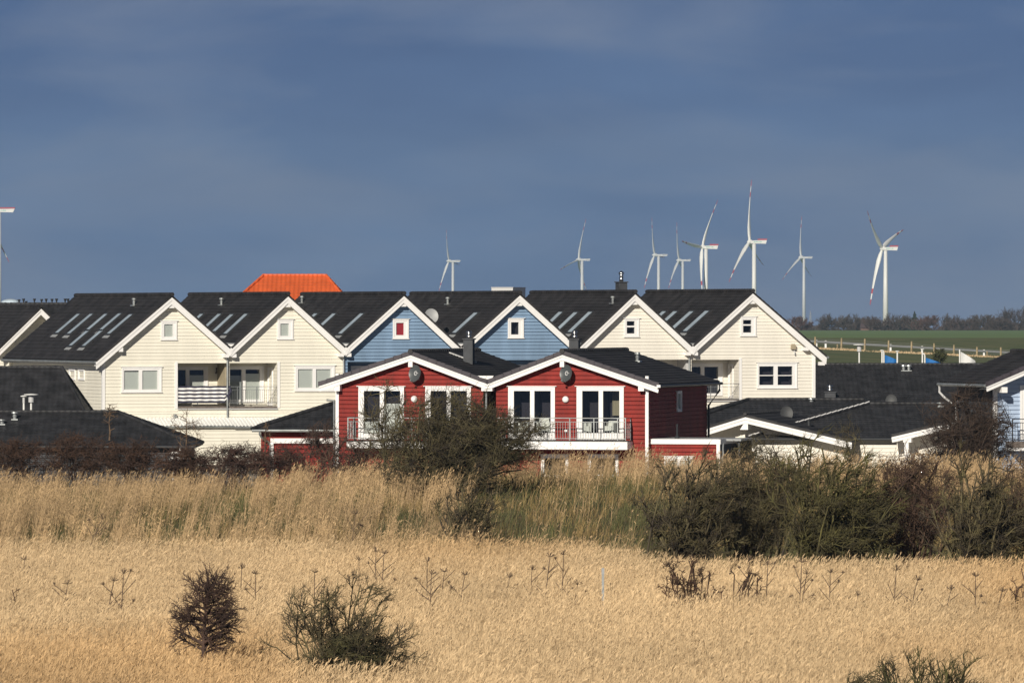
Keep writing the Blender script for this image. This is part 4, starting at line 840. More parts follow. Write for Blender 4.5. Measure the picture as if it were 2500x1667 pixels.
# ------------------------------------------------------------------ wind turbines
TG = 'wind turbines on the horizon'
def turbine(hub, tower_x, nac_x, tips, D, kind, label, tw=(2.6, 4.6), base_y=812):
    TM = M['turb'] if kind == 'red' else M['turbg']; H = W(*hub, D); k = D/F; tx = (tower_x-CX)*k; bz = pz(base_y, D); o = Vector((tx, D, bz))
    e = empty('wind_turbine', o, label=label, cat='wind turbine', group=TG); L_ = lambda v: Vector(v)-o
    hz = H.z; nh = 9.5*k if kind == 'red' else 5.5*k
    mb = MB(); mb.tube([(0, 0, 0), (0, 0, hz-bz-nh*.3)], [tw[1]/2, tw[0]/2], 20); mb.build('tower', TM, e, smooth=True)
    x0, x1 = H.x+3*k-o.x, (nac_x-CX)*k-o.x; zc = hz-bz; w2 = 2.0; t, b = zc+nh*.42, zc-nh*.5
    mb = MB(); mb.hexa([(x0, -w2, b+nh*.1), (x1-(x1-x0)*.06, -w2, b), (x1-(x1-x0)*.06, w2, b), (x0, w2, b+nh*.1), (x0, -w2, t-nh*.1), (x1, -w2, t), (x1, w2, t), (x0, w2, t-nh*.1)]); nc = mb.build('nacelle', TM, e)
    mb = MB()
    if kind == 'red':
        mb.box(x0+(x1-x0)*.42, x1+.3, -w2*.9, w2*.9, t+.1, t+nh*.36); mb.build('cooler', M['tred'], nc)
        xa, xb = x0+(x1-x0)*.16, x0+(x1-x0)*.68; zt = zc-nh*.12; cw = (xb-xa)/7; lh = nh*.22
        mb = MB(); F5 = {'S': ['111', '100', '111', '001', '111'], 'E': ['111', '100', '110', '100', '111'], 'N': ['101', '111', '111', '111', '101'], 'V': ['101', '101', '101', '101', '010'], 'I': ['010', '010', '010', '010', '010'], 'O': ['111', '101', '101', '101', '111']}
        for i, ch in enumerate('SENVION'):
            for r_, row in enumerate(F5[ch]):
                for c, bit in enumerate(row):
                    if bit == '1': a = xa+i*cw+c*cw*.27; zz = zt+lh*(1-r_/5); mb.quad((a, -w2-.05, zz-lh/5), (a+cw*.27, -w2-.05, zz-lh/5), (a+cw*.27, -w2-.05, zz), (a, -w2-.05, zz))
        mb.build('lettering', M['green'], nc)
    else:
        mb.box(x0+(x1-x0)*.55, x1+.3, -w2-.1, w2+.1, zc-nh*.08, zc+nh*.18); mb.build('cooler', M['grey'], nc)
    mb = MB(); c = L_(H); mb.tube([c+Vector((5.5*k, 0, 0)), c+Vector((0, 0, 0)), c+Vector((-4*k, -1, 0)), c+Vector((-7*k, -1.5, 0))], [2.0, 2.1, 1.5, .3], 14); mb.build('hub', TM, e, smooth=True)
    r = max(math.hypot(tx_-hub[0], ty_-hub[1]) for tx_, ty_ in tips)*k*1.03
    for (px, py) in tips:
        dx, dz = (px-hub[0])*k, (hub[1]-py)*k; q = r*r-dx*dx-dz*dz; dy = math.copysign(math.sqrt(max(q, 0)), dx) if q > 0 else 0
        A = c; T = c+Vector((dx, dy, dz)); ax = (T-A).normalized(); nrm = Vector((-.94, -.34, 0)); ch = ax.cross(nrm).normalized(); nn = ch.cross(ax).normalized()
        secs = [(0, 1.1, 1.1), (.05, 1.1, 1.0), (.12, 1.7, .75), (.22, 2.0, .6), (.35, 1.7, .5), (.5, 1.4, .42), (.66, 1.2, .34), (.715, 1.1, .31), (.80, .92, .28), (.9, .72, .22), (.97, .5, .17), (1, .16, .1)]
        mb = MB(); n = 10; s_ = r/51
        for t_, cw, th_ in secs:
            cen = A.lerp(T, t_)+nn*(.02*r*math.sin(t_*math.pi)); tw_ = R(62)*(1-t_)**1.5+R(12)
            cd_, td_ = ch*math.cos(tw_)+nn*math.sin(tw_), nn*math.cos(tw_)-ch*math.sin(tw_)
            for j in range(n): a = 2*math.pi*j/n; mb.v.append(tuple(cen+cd_*cw*s_*math.cos(a)*1.0+td_*th_*s_*math.sin(a)*1.2+cd_*cw*.25*s_))
        for i in range(len(secs)-1):
            red = secs[i][0] in (.715,) or secs[i][0] in (.9, .97)
            for j in range(n): mb.f.append((i*n+j, i*n+(j+1) % n, (i+1)*n+(j+1) % n, (i+1)*n+j)); mb.m.append(1 if red else 0)
        mb.build('blade', [TM, M['tred']], e, smooth=True)
turbine((2154.8, 606.8), 2162, 2192, [(2112, 516.7), (2212.6, 559.9), (2122.5, 745)], 5600, 'red', 'large white wind turbine at the right with one blade up left and one up right', (2.7, 4.6))
turbine((1715, 603.4), 1723.5, 1753, [(1753.4, 487.8), (1661.6, 589.5), (1713.6, 720)], 6200, 'red', 'white wind turbine with one blade pointing left and one straight down', (3, 4.4))
turbine((1830.6, 590.5), 1841, 1872, [(1836, 439), (1776.5, 689), (1869, 646.6)], 6400, 'red', 'tallest white wind turbine, above the right end of the row roof', (3.4, 4.6))
turbine((1955.8, 628.6), 1962.6, 1983.5, [(1958.5, 527.6), (1906.5, 684), (1984.7, 674.8)], 7800, 'grey', 'slim wind turbine standing clear between the row house and the rightmost turbine', (2.6, 4.0))
turbine((1598.6, 622.8), 1607.8, 1630, [(1591, 531), (1572, 704), (1625, 628)], 8200, 'grey', 'distant wind turbine right of the roof chimney', (3, 4.4))
turbine((1658, 635.4), 1666.7, 1686.5, [(1652, 543), (1631, 704), (1671.8, 660)], 8800, 'grey', 'small faint wind turbine just left of the one with a blade pointing left', (3, 4.2))
turbine((1413, 634), 1421, 1441, [(1431, 534), (1367, 659), (1433.6, 712)], 8200, 'grey', 'distant wind turbine above the right blue house with a low left blade', (3, 4.4))
turbine((1096.5, 637.4), 1105.6, 1124, [(1090, 560.5), (1071.6, 712), (1122, 646)], 8800, 'grey', 'leftmost of the small distant turbines, above the left blue house', (3, 4.4))
turbine((-30, 514), -3, 36, [(-40, 380), (-110, 600), (20, 640)], 6200, 'red', 'wind turbine cut by the left picture border, only its tail and tower edge in view', (3.4, 4.6))
# ------------------------------------------------------------------ vegetation
def fastmesh(name, V, Fq, mats, parent=None, tint=None, nv=4, mi=None, **kw):
    me = bpy.data.meshes.new(name); nf = len(Fq)
    me.vertices.add(len(V)); me.vertices.foreach_set('co', np.ascontiguousarray(V, dtype=np.float32).ravel())
    me.loops.add(nf*nv); me.loops.foreach_set('vertex_index', np.ascontiguousarray(Fq, dtype=np.int32).ravel())
    me.polygons.add(nf); me.polygons.foreach_set('loop_start', np.arange(nf, dtype=np.int32)*nv); me.polygons.foreach_set('loop_total', np.full(nf, nv, dtype=np.int32))
    for m in (mats if isinstance(mats, list) else [mats]): me.materials.append(m)
    if mi is not None: me.polygons.foreach_set('material_index', np.ascontiguousarray(mi, dtype=np.int32))
    me.update(calc_edges=True)
    if tint is not None:
        a = me.color_attributes.new('tint', 'FLOAT_COLOR', 'POINT'); c = np.ones((len(V), 4), np.float32); c[:, :3] = tint; a.data.foreach_set('color', c.ravel())
    o = bpy.data.objects.new(name, me); COL.objects.link(o)
    if parent: o.parent = parent
    tag(o, **kw); return o
def tubes(P, r0, r1, sides=3):
    """P (n,k,3) polylines -> vertices, quads"""
    n, k, _ = P.shape; T = np.gradient(P, axis=1); T /= np.linalg.norm(T, axis=2, keepdims=True)+1e-9
    ref = np.where(np.abs(T[..., 2:3]) < .9, np.array([0, 0, 1.]), np.array([1., 0, 0])); A = np.cross(T, ref); A /= np.linalg.norm(A, axis=2, keepdims=True)+1e-9; B = np.cross(T, A)
    t = np.linspace(0, 1, k)[None, :, None]; r = np.asarray(r0).reshape(-1, 1, 1)*(1-t)+np.asarray(r1).reshape(-1, 1, 1)*t
    V = np.stack([P+(A*math.cos(2*math.pi*j/sides)+B*math.sin(2*math.pi*j/sides))*r for j in range(sides)], 2)   # n,k,s,3
    idx = np.arange(n*k*sides).reshape(n, k, sides)
    q = [np.stack([idx[:, :-1, j], idx[:, :-1, (j+1) % sides], idx[:, 1:, (j+1) % sides], idx[:, 1:, j]], -1) for j in range(sides)]
    return V.reshape(-1, 3), np.concatenate([a.reshape(-1, 4) for a in q])
bark = mat('twig_bark', (.044, .030, .023), .85, col2=(.125, .086, .057), attr='tint')
moss = mat('mossy_bark', (.046, .034, .023), .85, col2=(.125, .105, .045), attr='tint')
def shrub(name, label, cat, base, cen, rad, counts, seed, wind=(.35, 0, .1), r=(.05, .02, .009, .006), up=.5, k=5, m=None, spread=1.0, length=1.0, curl=.18, group=None, tintv=.35, trunk=None, col=(1, 1, 1), stems_low=True, rot=.25, sampler=None, fuzz=.25, fan=False, t0=.12, top=1.0, lean=0.):
    """bare wind-shaped shrub: four generations of twigs kept inside an ellipsoid (cen, rad) above base"""
    g = np.random.default_rng(seed); base = np.array(base, float); cen = np.array(cen, float); rad = np.array(rad, float); wd = np.array(wind, float)
    def inside(p): return (((p-cen)/rad)**2).sum(-1)
    def grow(S0, D0, L, curl):
        n = len(S0); P = np.zeros((n, k, 3)); P[:, 0] = S0; d = D0.copy(); dr = g.normal(0, 1, (n, 3))*curl
        for i in range(1, k):
            d = d+dr*.5+g.normal(0, curl, (n, 3))+wd*.10; d /= np.linalg.norm(d, axis=1, keepdims=True); P[:, i] = P[:, i-1]+d*(L/(k-1))[:, None]
        # pull tips that leave the envelope back in
        e_ = np.sqrt(inside(P[:, -1])); lim = 1.0+.16*g.random(n); f_ = np.where(e_ > lim, np.clip(lim/e_, .25, 1), 1)
        return S0[:, None]+(P-S0[:, None])*f_[:, None, None]
    out = []
    n0 = counts[0]
    S0 = np.repeat(base[None], n0, 0)+g.normal(0, 1, (n0, 3))*np.array([rad[0]*rot, rad[1]*rot, 0]) if trunk is None else base+np.linspace(t0, 1, n0)[:, None]*np.array([0, 0, trunk])+np.linspace(t0, 1, n0)[:, None]**3*np.array([lean, 0, 0])
    tgt = cen+g.normal(0, 1, (n0, 3))*rad*.5; tgt[:, 2] = cen[2]+rad[2]*g.uniform(-.4, .9, n0)
    if trunk is not None:
        an = g.uniform(0, 2*math.pi, n0); D0 = np.stack([np.cos(an), np.sin(an), g.uniform(-.05, .7, n0)], 1)+wd; L = np.clip(rad[0]*1.0*(1-.6*np.linspace(0, 1, n0)), .2, 9)*g.uniform(.7, 1.1, n0)
        D0 /= np.linalg.norm(D0, axis=1, keepdims=True)
    else:
        D0 = tgt-S0; L = np.linalg.norm(D0, axis=1)*g.uniform(.9, 1.25, n0); D0 /= L[:, None]*1.0; D0 /= np.linalg.norm(D0, axis=1, keepdims=True)
    P = grow(S0, D0, L, curl*.6); lens = L
    if trunk is not None:
        tk = base+np.linspace(0, 1, k)[:, None]*np.array([0, 0, trunk])+np.linspace(0, 1, k)[:, None]**3*np.array([lean, 0, 0])+g.normal(0, .012, (k, 3)); tk = tk[None]
        V, Q = tubes(tk, [r[0]*1.3], [r[1]*.7], 7)
    out.append((P, r[0]*.6 if trunk else r[0], r[1]))
    nodes = P[:, 1:].reshape(-1, 3)
    lump = g.normal(0, 1, (5, 3))
    if trunk is not None: nodes = np.concatenate([nodes, np.repeat(tk[0], 12, 0)])
    def edge(d): return 1+fuzz*np.sin(d@lump.T*2.6+np.arange(5)).sum(-1)/2.2
    for lv in range(1, 4):
        n = counts[lv]
        if fan or (lv == 3 and False):
            par = g.integers(0, len(P), n); t = g.uniform(.18, 1, n)**.75*(k-1); i = np.minimum(t.astype(int), k-2); fr = (t-i)[:, None]
            S1 = P[par, i]*(1-fr)+P[par, i+1]*fr; tan = P[par, i+1]-P[par, i]; tan /= np.linalg.norm(tan, axis=1, keepdims=True)+1e-9
            rnd = g.normal(0, 1, (n, 3)); rnd /= np.linalg.norm(rnd, axis=1, keepdims=True); D1 = tan*.9+rnd*.85+wd*.5+np.array([0, 0, up*.3])+(S1-cen)/rad*.2; D1 /= np.linalg.norm(D1, axis=1, keepdims=True)
            L = length*np.mean(rad)*(.55, .32, .2)[lv-1]*g.uniform(.5, 1.3, n); P = grow(S1, D1, L, curl)
        elif lv < 3:
            d = g.normal(0, 1, (n, 3)); d /= np.linalg.norm(d, axis=1, keepdims=True); rr = (g.random(n)**.42)*edge(d)*g.choice([1, 1, 1, 1.12], n); T = cen+d*rad*rr[:, None]
            if sampler is not None: T = sampler(g, n)
            c = g.integers(0, len(nodes), (n, 48)); dist = np.linalg.norm((nodes[c]-T[:, None])/rad, axis=2); j = dist.argmin(1); S1 = nodes[c[np.arange(n), j]]
            D1 = T-S1; L = np.linalg.norm(D1, axis=1)*1.08+.02; Lm = np.mean(rad)*(.9, .5)[lv-1]; L = np.minimum(L, Lm); D1 /= L[:, None]+1e-6
            D1 += (wd*.35+np.array([0, 0, up*.2]))*(1 if lv == 2 else .4); D1 /= np.linalg.norm(D1, axis=1, keepdims=True)
            P = S1[:, None]*np.ones((1, k, 1)); dd = D1.copy(); cv = g.normal(0, 1, (n, 3))*curl*.8
            for i in range(1, k):
                dd = dd+cv*.35+g.normal(0, curl*.8, (n, 3)); dd /= np.linalg.norm(dd, axis=1, keepdims=True); P[:, i] = P[:, i-1]+dd*(L/(k-1))[:, None]
        else:
            par = g.integers(0, len(nodes), n); S1 = nodes[par]
            rnd = g.normal(0, 1, (n, 3)); rnd /= np.linalg.norm(rnd, axis=1, keepdims=True)
            D1 = rnd*.9*spread+(S1-cen)/rad*.35+np.array([0, 0, up*.5])+wd*.9; D1 /= np.linalg.norm(D1, axis=1, keepdims=True)
            L = length*np.clip(np.mean(rad)*.25, .1, .62)*g.uniform(.3, 1.5, n); P = grow(S1, D1, L, curl*1.3)
        nodes = np.concatenate([nodes[:(4000 if lv < 2 else 2500)], P[:, 1:].reshape(-1, 3)]) if lv < 2 else P[:, :].reshape(-1, 3)
        out.append((P, r[lv], r[min(lv+1, 3)]*(.7 if lv < 3 else .5)))
    VV, QQ, TT, off = [], [], [], 0
    for P_, a, b in out:
        V_, Q_ = tubes(P_, [a]*len(P_), [b]*len(P_), 3); n = len(P_); tv = np.repeat(1+tintv*g.uniform(-1, 1, n), k*3)
        VV.append(V_); QQ.append(Q_+off); TT.append(tv); off += len(V_)
    V_ = np.concatenate(VV); T_ = np.concatenate(TT)[:, None]*np.array(col)[None]
    o = Vector(base)
    if trunk is not None:
        e = empty(name, o, label=label, cat=cat, group=group)
        fastmesh('trunk', V-base, Q, m or bark, e, tint=np.tile(np.array(col)*.9, (len(V), 1)))
        fastmesh('crown', V_-base, np.concatenate(QQ), m or bark, e, tint=T_); return e
    ob = fastmesh(name, V_-base, np.concatenate(QQ), m or bark, tint=T_, label=label, cat=cat, group=group); ob.location = o; return ob
def env(x0, x1, y0, y1, D):   # ellipsoid from a photo rectangle
    a, b = W(x0, y0, D), W(x1, y1, D); return ((a.x+b.x)/2, D, (a.z+b.z)/2), (abs(b.x-a.x)/2, abs(b.x-a.x)*.36, abs(a.z-b.z)/2)
def bush(label, x0, x1, y0, y1, D, counts, seed, bx=None, name='shrub', cat='bush', **kw):
    c, r = env(x0, x1, y0, y1, D); x = ((bx or (x0+x1)/2)-CX)*D/F; z = float(gz(x, D))
    return shrub(name, label, cat, (x, D, min(z, c[2]-r[2]*.6)), c, r, counts, seed, **kw)
SG = 'bare shrubs on the bank'
R1_ = (.055, .026, .013, .008)
bush('largest bare shrub, hiding the left red house', 915, 1240, 945, 1235, 262, (26, 170, 1300, 7500), 11, bx=1030, m=moss, r=R1_, fuzz=.3, group=SG, wind=(.5, 0, .05), rot=.12)
bush('windswept shrub reaching right over the balcony of the right red house', 1040, 1340, 1000, 1165, 264, (18, 110, 750, 4000), 12, bx=1080, m=moss, r=R1_, group=SG, wind=(.6, 0, .0))
bush('thin upright shrub in front of the white curtained door of the left red house', 855, 1010, 925, 1130, 272, (9, 50, 240, 800), 13, m=moss, r=(.04, .02, .011, .007), group=SG, wind=(.3, 0, .3))
bush('low dark shrub in the turf under the largest shrub', 1045, 1220, 1185, 1350, 240, (24, 120, 560, 1500), 14, fan=True, m=moss, r=R1_, group=SG)
bush('brown shrub in front of the red annex, left of the red pair', 705, 850, 1010, 1180, 283, (10, 80, 450, 1700), 15, r=(.035, .018, .010, .007), group=SG, length=.7, col=(.8, .7, .75))
bush('brown thorny shrub under the left balcony corner', 780, 930, 1060, 1175, 276, (10, 80, 400, 1500), 16, r=(.035, .018, .010, .007), group=SG, length=.7, col=(.85, .75, .75))
bush('broad bare shrub at the left edge of the right thicket', 1560, 1790, 1120, 1375, 224, (60, 480, 2400, 6500), 21, fan=True, length=.75, rot=.3, m=moss, r=R1_, group=SG)
bush('rounded olive shrub left of centre in the right thicket', 1705, 1960, 1085, 1370, 227, (26, 130, 1050, 6200), 22, m=moss, r=R1_, group=SG)
bush('mossiest and greenest shrub in the middle of the right thicket', 1880, 2165, 1075, 1385, 222, (60, 560, 3000, 8500), 23, fan=True, length=.75, rot=.3, m=moss, r=R1_, group=SG, wind=(.5, 0, .05), col=(.95, 1.02, .75))
bush('brown shrub between the greenest shrub and the white post', 2105, 2335, 1110, 1385, 225, (26, 130, 1050, 6200), 24, r=R1_, group=SG, col=(1, .85, .8))
bush('brown shrub in the right thicket below the blue house', 2275, 2475, 1115, 1390, 221, (60, 480, 2400, 6500), 25, fan=True, length=.75, rot=.3, m=moss, r=R1_, group=SG)
bush('shrub at the right picture border below the blue house', 2420, 2620, 1100, 1390, 224, (12, 100, 700, 3600), 26, r=R1_, group=SG, col=(1, .9, .8))
bush('tall dark bush standing before the corner post of the blue house', 2235, 2480, 965, 1200, 300, (24, 140, 1200, 7000), 27, r=(.05, .024, .012, .0085), group=SG, wind=(.5, 0, .1), col=(.72, .68, .72))
bush('sparse light-twigged sapling bush right of the cream gable', 2015, 2115, 1020, 1140, 300, (6, 26, 90, 260), 28, m=moss, r=(.03, .015, .009, .006), group=SG, wind=(.3, 0, .4))
bush('small dark shrub on the grassy road bank behind the white flag', 2272, 2312, 850, 890, 700, (8, 60, 300, 900), 29, m=moss, r=(.05, .04, .035, .03), group=SG, col=(.6, .8, .6))
# brown shrubs in front of the left roofs
LB = 'brown shrubs before the left roofs'
for i, (x0, x1, y0, y1, lb) in enumerate([(-70, 130, 1068, 1160, 'brown shrub at the left picture border before the dark roof'), (85, 290, 1055, 1165, 'tallest brown shrub before the long dark roof, left'), (230, 400, 1075, 1165, 'brown shrub below the middle of the long dark roof'), (360, 530, 1092, 1165, 'low brown shrub at the roof tip of the long low building'), (490, 660, 1082, 1165, 'arching brambles below the cream lean-to wall'), (600, 760, 1088, 1165, 'arching brambles below the red annex')]):
    bush(lb, x0, x1, y0, y1+5, 288-i, (14, 110, 700, 3000), 40+i, r=(.03, .016, .010, .008), group=LB, length=.8, up=.1, curl=.3, col=(.78, .6, .55) if i < 4 else (.8, .62, .65))
# slender sapling trees in front of the lean-to
for i, (px, y0, y1, lb) in enumerate([(455, 1003, 1095, 'leafless sapling in front of the white ribbed lean-to roof'), (268, 985, 1030, 'small bare twig tree at the ridge of the long low roof'), (648, 1030, 1110, 'thin bare sapling beside the red annex downpipe')]):
    D = 300+i*3; c, r = env(px-(42 if i == 0 else 24), px+(46 if i == 0 else 26), y0, y1, D); x = (px-CX)*D/F; z0 = pz(1130, D) if i != 1 else pz(1075, D)
    shrub('sapling', lb, 'tree', (x, D, z0), c, r, (10, 34, 90, 220) if i == 0 else (7, 20, 50, 90), 60+i, trunk=c[2]+r[2]*.8-z0, r=(.035, .014, .008, .006), wind=(.3, 0, .3), group='leafless saplings', col=(1.6, 1.5, 1.3))
# foreground tree and bushes in the reed field
fz = -.4
D = 154; c, r = env(420, 592, 1388, 1592, D); x = (496-CX)*D/F
zb_ = pz(1594, D); H_ = pz(1390, D)-zb_
def tree_pts(g, n):
    h = g.random(n)**1.15; tier = .95+.2*np.sin(h*26)*(h < .55); w_ = (90-60*h**.8)*D/F*tier
    a = g.uniform(0, 2*math.pi, n); r_ = g.random(n)**.45; cx = x+(8+30*h)*D/F
    return np.stack([cx+w_*r_*np.cos(a)+np.where(np.cos(a) > 0, .06, 0), D+w_*.8*r_*np.sin(a), zb_+H_*(.06+.94*h)], 1)
shrub('young_tree', 'small windswept bare tree standing alone in the reeds, lower left', 'tree', (x, D, fz), (x+.10, D, pz(1505, D)), (.72, .62, 1.5), (60, 300, 1300, 3600), 71, trunk=pz(1425, D)-fz, r=(.055, .015, .0075, .0048), wind=(.16, 0, .03), up=.3, col=(.75, .62, .66), fan=True, t0=.50, lean=.10, length=.66, curl=.12)
bush('round bare bush standing alone in the reed field', 650, 1000, 1425, 1640, 150, (46, 360, 2100, 6500), 72, bx=828, m=moss, r=(.030, .014, .008, .005), wind=(.28, 0, .12), rot=.10, fan=True, length=.72)
bush('dense mossy base of the round bush in the reed field', 765, 960, 1545, 1640, 149.6, (16, 90, 560, 2000), 73, bx=850, m=moss, r=(.03, .016, .009, .006), wind=(.3, 0, 0), col=(.8, .9, .7))
bush('dark bush at the lower right corner, cut by the bottom border', 2130, 2400, 1606, 1760, 128, (46, 300, 1500, 4200), 74, fan=True, bx=2290, m=moss, r=(.03, .014, .008, .005), wind=(.3, 0, .3), col=(.75, .85, .6))
bush('low twigs of a bush cut by the bottom border', 2060, 2180, 1640, 1760, 129, (20, 120, 500, 1200), 75, m=moss, r=(.03, .014, .008, .005), wind=(.2, 0, .3))
bush('thorny dead shrub in the reeds below the right thicket', 1615, 1765, 1350, 1450, 185, (26, 170, 800, 2200), 76, fan=True, r=(.03, .016, .010, .007), wind=(.2, 0, .2), col=(.8, .62, .55), curl=.3)
bush('dead trailing twigs right of the thorny dead shrub', 1730, 1860, 1385, 1450, 185, (18, 100, 460, 1100), 77, fan=True, r=(.03, .016, .010, .007), wind=(.6, 0, .2), col=(.8, .62, .55), curl=.3)
bush('small dead brush tuft in the reeds at the far left', 22, 78, 1432, 1470, 182, (14, 60, 220, 420), 78, fan=True, r=(.02, .012, .008, .006), col=(.8, .62, .55))
bush('leaning dead shrub at the right border of the reed field', 2440, 2540, 1385, 1470, 183, (18, 120, 520, 1300), 79, fan=True, r=(.03, .015, .009, .006), wind=(.5, 0, .3), col=(.8, .62, .55))
# dead umbel stalks
stalk_m = mat('dead_stalk', (.085, .055, .036), .85, col2=(.14, .095, .06))
HG = 'dead umbel stalks in the reeds'
def umbel(px, yt, yb, lean, label, arms=5, D=None, head=True, s=1.0):
    D = D or 7.45*F/(yb-760); k = D/F; x = (px-CX)*k; zt, zb = pz(yt, D), -.4; g = random.Random(int(px*7+yt))
    e = empty('umbel_stalk', (x-lean*k, D, zb), label=label, cat='dead plant', group=HG); h = zt-zb; mb = MB(); ln = lean*k
    mb.tube([(0, 0, 0), (ln*.45, 0, h*.5), (ln*.85, .02, h*.86), (ln, 0, h*.97)], [.019, .016, .013, .009], 6)
    heads = [(Vector((ln, 0, h*.97)), .15*s)]
    for a in range(arms):
        t = g.uniform(.5, .85); sg = -1 if a % 2 else 1; p = Vector((ln*t, 0, h*t)); q = p+Vector((sg*g.uniform(.15, .36)*s, g.uniform(-.2, .2), g.uniform(.2, .42)*s))
        mb.tube([p, q], [.012, .008], 5); heads.append((q, .08*s) if g.random() < .35 else (q, .03))
    mb.build('stem', stalk_m, e)
    for p, r in (heads if head else []):
        if r < .05: continue
        mb = MB()
        for i in range(16):
            a, b = g.uniform(0, 6.28), g.uniform(.15, 1.4); d = Vector((math.cos(a)*math.cos(b), math.sin(a)*math.cos(b), math.sin(b)))*r*g.uniform(.7, 1.1); mb.tube([p, p+d], [.0035, .0065], 4)
        mb.build('umbel', stalk_m, e)
ul = [(768, 1392, 1445, 2, 'umbel stalk between the young tree and the round bush'), (302, 1393, 1472, 12, 'forked umbel stalk at the left, taller of the two'), (278, 1412, 1470, 34, 'strongly leaning stalk touching the forked umbel stalk at the left'), (590, 1382, 1430, 6, 'umbel stalk rising right behind the top of the young tree'), (624, 1395, 1455, 3, 'Y-shaped umbel stalk right of the young tree'), (877, 1362, 1410, 3, 'short umbel stalk just above the top of the round bush'), (918, 1340, 1400, 5, 'thin umbel stalk above the right side of the round bush'), (938, 1345, 1412, 12, 'branched umbel stalk right above the round bush'), (1043, 1365, 1440, 2, 'tallest of the three stalks clustered right of the round bush'), (1053, 1395, 1470, 6, 'lowest of the three stalks clustered right of the round bush'), (1085, 1390, 1430, 18, 'leaning stalk on the right of the clustered three'), (1135, 1398, 1442, 26, 'leaning umbel stalk alone right of the clustered three'), (1244, 1405, 1425, 18, 'short stalk with a bent head in the middle of the field'), (1299, 1385, 1432, 10, 'slim umbel stalk left of the tall pair in the middle'), (1343, 1352, 1432, 22, 'left one of the tall pair of stalks in the middle'), (1376, 1347, 1432, 6, 'right one of the tall pair of stalks, with spread arms'), (1410, 1422, 1440, 20, 'low bare twig stalk right of the tall pair'), (1829, 1360, 1452, 4, 'thin crooked stalk right of the trailing dead twigs'), (1874, 1372, 1452, 6, 'Y-shaped stalk with wide arms in the right part of the field'), (1958, 1365, 1462, 12, 'tall stalk with two umbels in the right part of the field'), (1970, 1395, 1455, 30, 'leaning stalk crossing the tall one with two umbels'), (2027, 1392, 1458, 4, 'single upright umbel stalk right of the crossing pair'), (2095, 1448, 1462, 28, 'nearly flat stalk in the right part of the field'), (2188, 1385, 1462, 12, 'taller stalk of the umbel clump at the right'), (2240, 1410, 1466, 38, 'strongly leaning stalk of the umbel clump at the right'), (2322, 1435, 1466, 36, 'low leaning stalk right of the umbel clump'), (2382, 1400, 1470, 3, 'small upright umbel stalk with flat top near the right border'), (2447, 1438, 1465, 36, 'leaning stalk with a round head near the right border'), (60, 1362, 1385, 8, 'short broken stalk at the upper left of the reed field'), (165, 1420, 1455, 22, 'thin leaning stalk at the left of the reed field')]
for i, (px, yt, yb, ln, lb) in enumerate(ul): umbel(px, yt, yb, ln, lb, arms=2+i % 3 if yb-yt < 50 else 5)
for i, (px, yt, yb, ln, lb) in enumerate([(868, 1250, 1330, 18, 'dark crooked stalk on the bank left of the low dark shrub'), (250, 1262, 1330, 60, 'long dark stem lying against the bank at the left')]): umbel(px, yt, yb, ln, lb, arms=5, D=236, s=1.3)
e = empty('marker_post', (W(1472, 0, 186).x, 186, -.5), label='thin grey marker post standing in the reeds', cat='marker post'); mb = MB(); mb.box(-.03, .03, -.03, .03, 0, pz(1388, 186)+.5); mb.build('pole', M['zinc'], e); mb = MB(); mb.box(-.036, .036, -.036, .036, pz(1402, 186)+.5, pz(1386, 186)+.5); mb.build('cap', M['grey'], e)

# far trees on the field edge
far_m = mat('far_twigs', (.060, .048, .042), .9, col2=(.085, .062, .05), attr='tint')
FT = 'bare trees along the far field edge'
def far_tree(x0, x1, yt, D, seed, label, col=(1, 1, 1), n=(14, 80, 420, 1500)):
    w9 = (x1-x0)*.28; c, r = env(x0-w9, x1+w9, yt-5, 812, D); x = (x0+x1)/2; k = D/F; z0 = pz(812, D)
    shrub('bare_tree', label, 'tree', ((x-CX)*k, D, z0), (c[0], D, c[2]+r[2]*.08), (r[0], r[0]*.7, r[2]*.96), n, seed, trunk=r[2]*.8, r=(.35, .15, .08, .055), fuzz=.3, up=1.4, fan=True, wind=(.2, 0, .15), m=far_m, group=FT, col=col, length=1.1)
fts = [(1930, 1975, 783, 'reddish low tree at the foot of the slim turbine', (1.3, .9, .9)), (1990, 2036, 773, 'round bare tree standing alone right of the pylon', (1, 1, 1)), (2036, 2082, 772, 'left tree of the wide clump left of the first farm roof', (1, 1, 1)), (2070, 2108, 770, 'tree rising behind the left end of the first farm roof', (1, 1, 1)), (2100, 2150, 783, 'low hedge tree between first farm roof and largest turbine tower', (1, .85, .8)), (2140, 2176, 786, 'low bush tree directly before the foot of the right turbine', (1, .9, .9)), (2172, 2215, 767, 'round bare tree between the right turbine and the conifer', (1, 1, 1)), (2238, 2285, 778, 'reddish tree right behind the conifer', (1.3, .95, .9)), (2205, 2262, 790, 'low shrub tree at the foot of the conifer', (.9, .8, .8)), (2278, 2330, 776, 'bare tree left of the second farm roof', (1, 1, 1)), (2318, 2375, 791, 'low hedge before the second farm roof', (1, .9, .9)), (2352, 2392, 771, 'forked bare tree right of the second farm roof', (1, 1, 1)), (2378, 2432, 778, 'wide bare tree left of the big right border tree', (1, .95, .9)), (2420, 2470, 785, 'low dark tree left of the big right border tree', (.9, .8, .8)), (2448, 2520, 762, 'tallest bare tree at the right picture border', (.85, .8, .85)), (2490, 2580, 756, 'bare tree on the very right picture border', (.85, .8, .85)), (2080, 2125, 789, 'low tree before the first farm roof', (.95, .8, .8))]
for i, (x0, x1, yt, lb, cl_) in enumerate(fts): far_tree(x0, x1, yt, 3080+(i*37) % 120, 100+i, lb, cl_)
D = 3120; c = W(2233, 812, D); k = D/F; e = empty('conifer', c, label='dark pointed conifer among the bare trees on the far field edge', cat='tree')
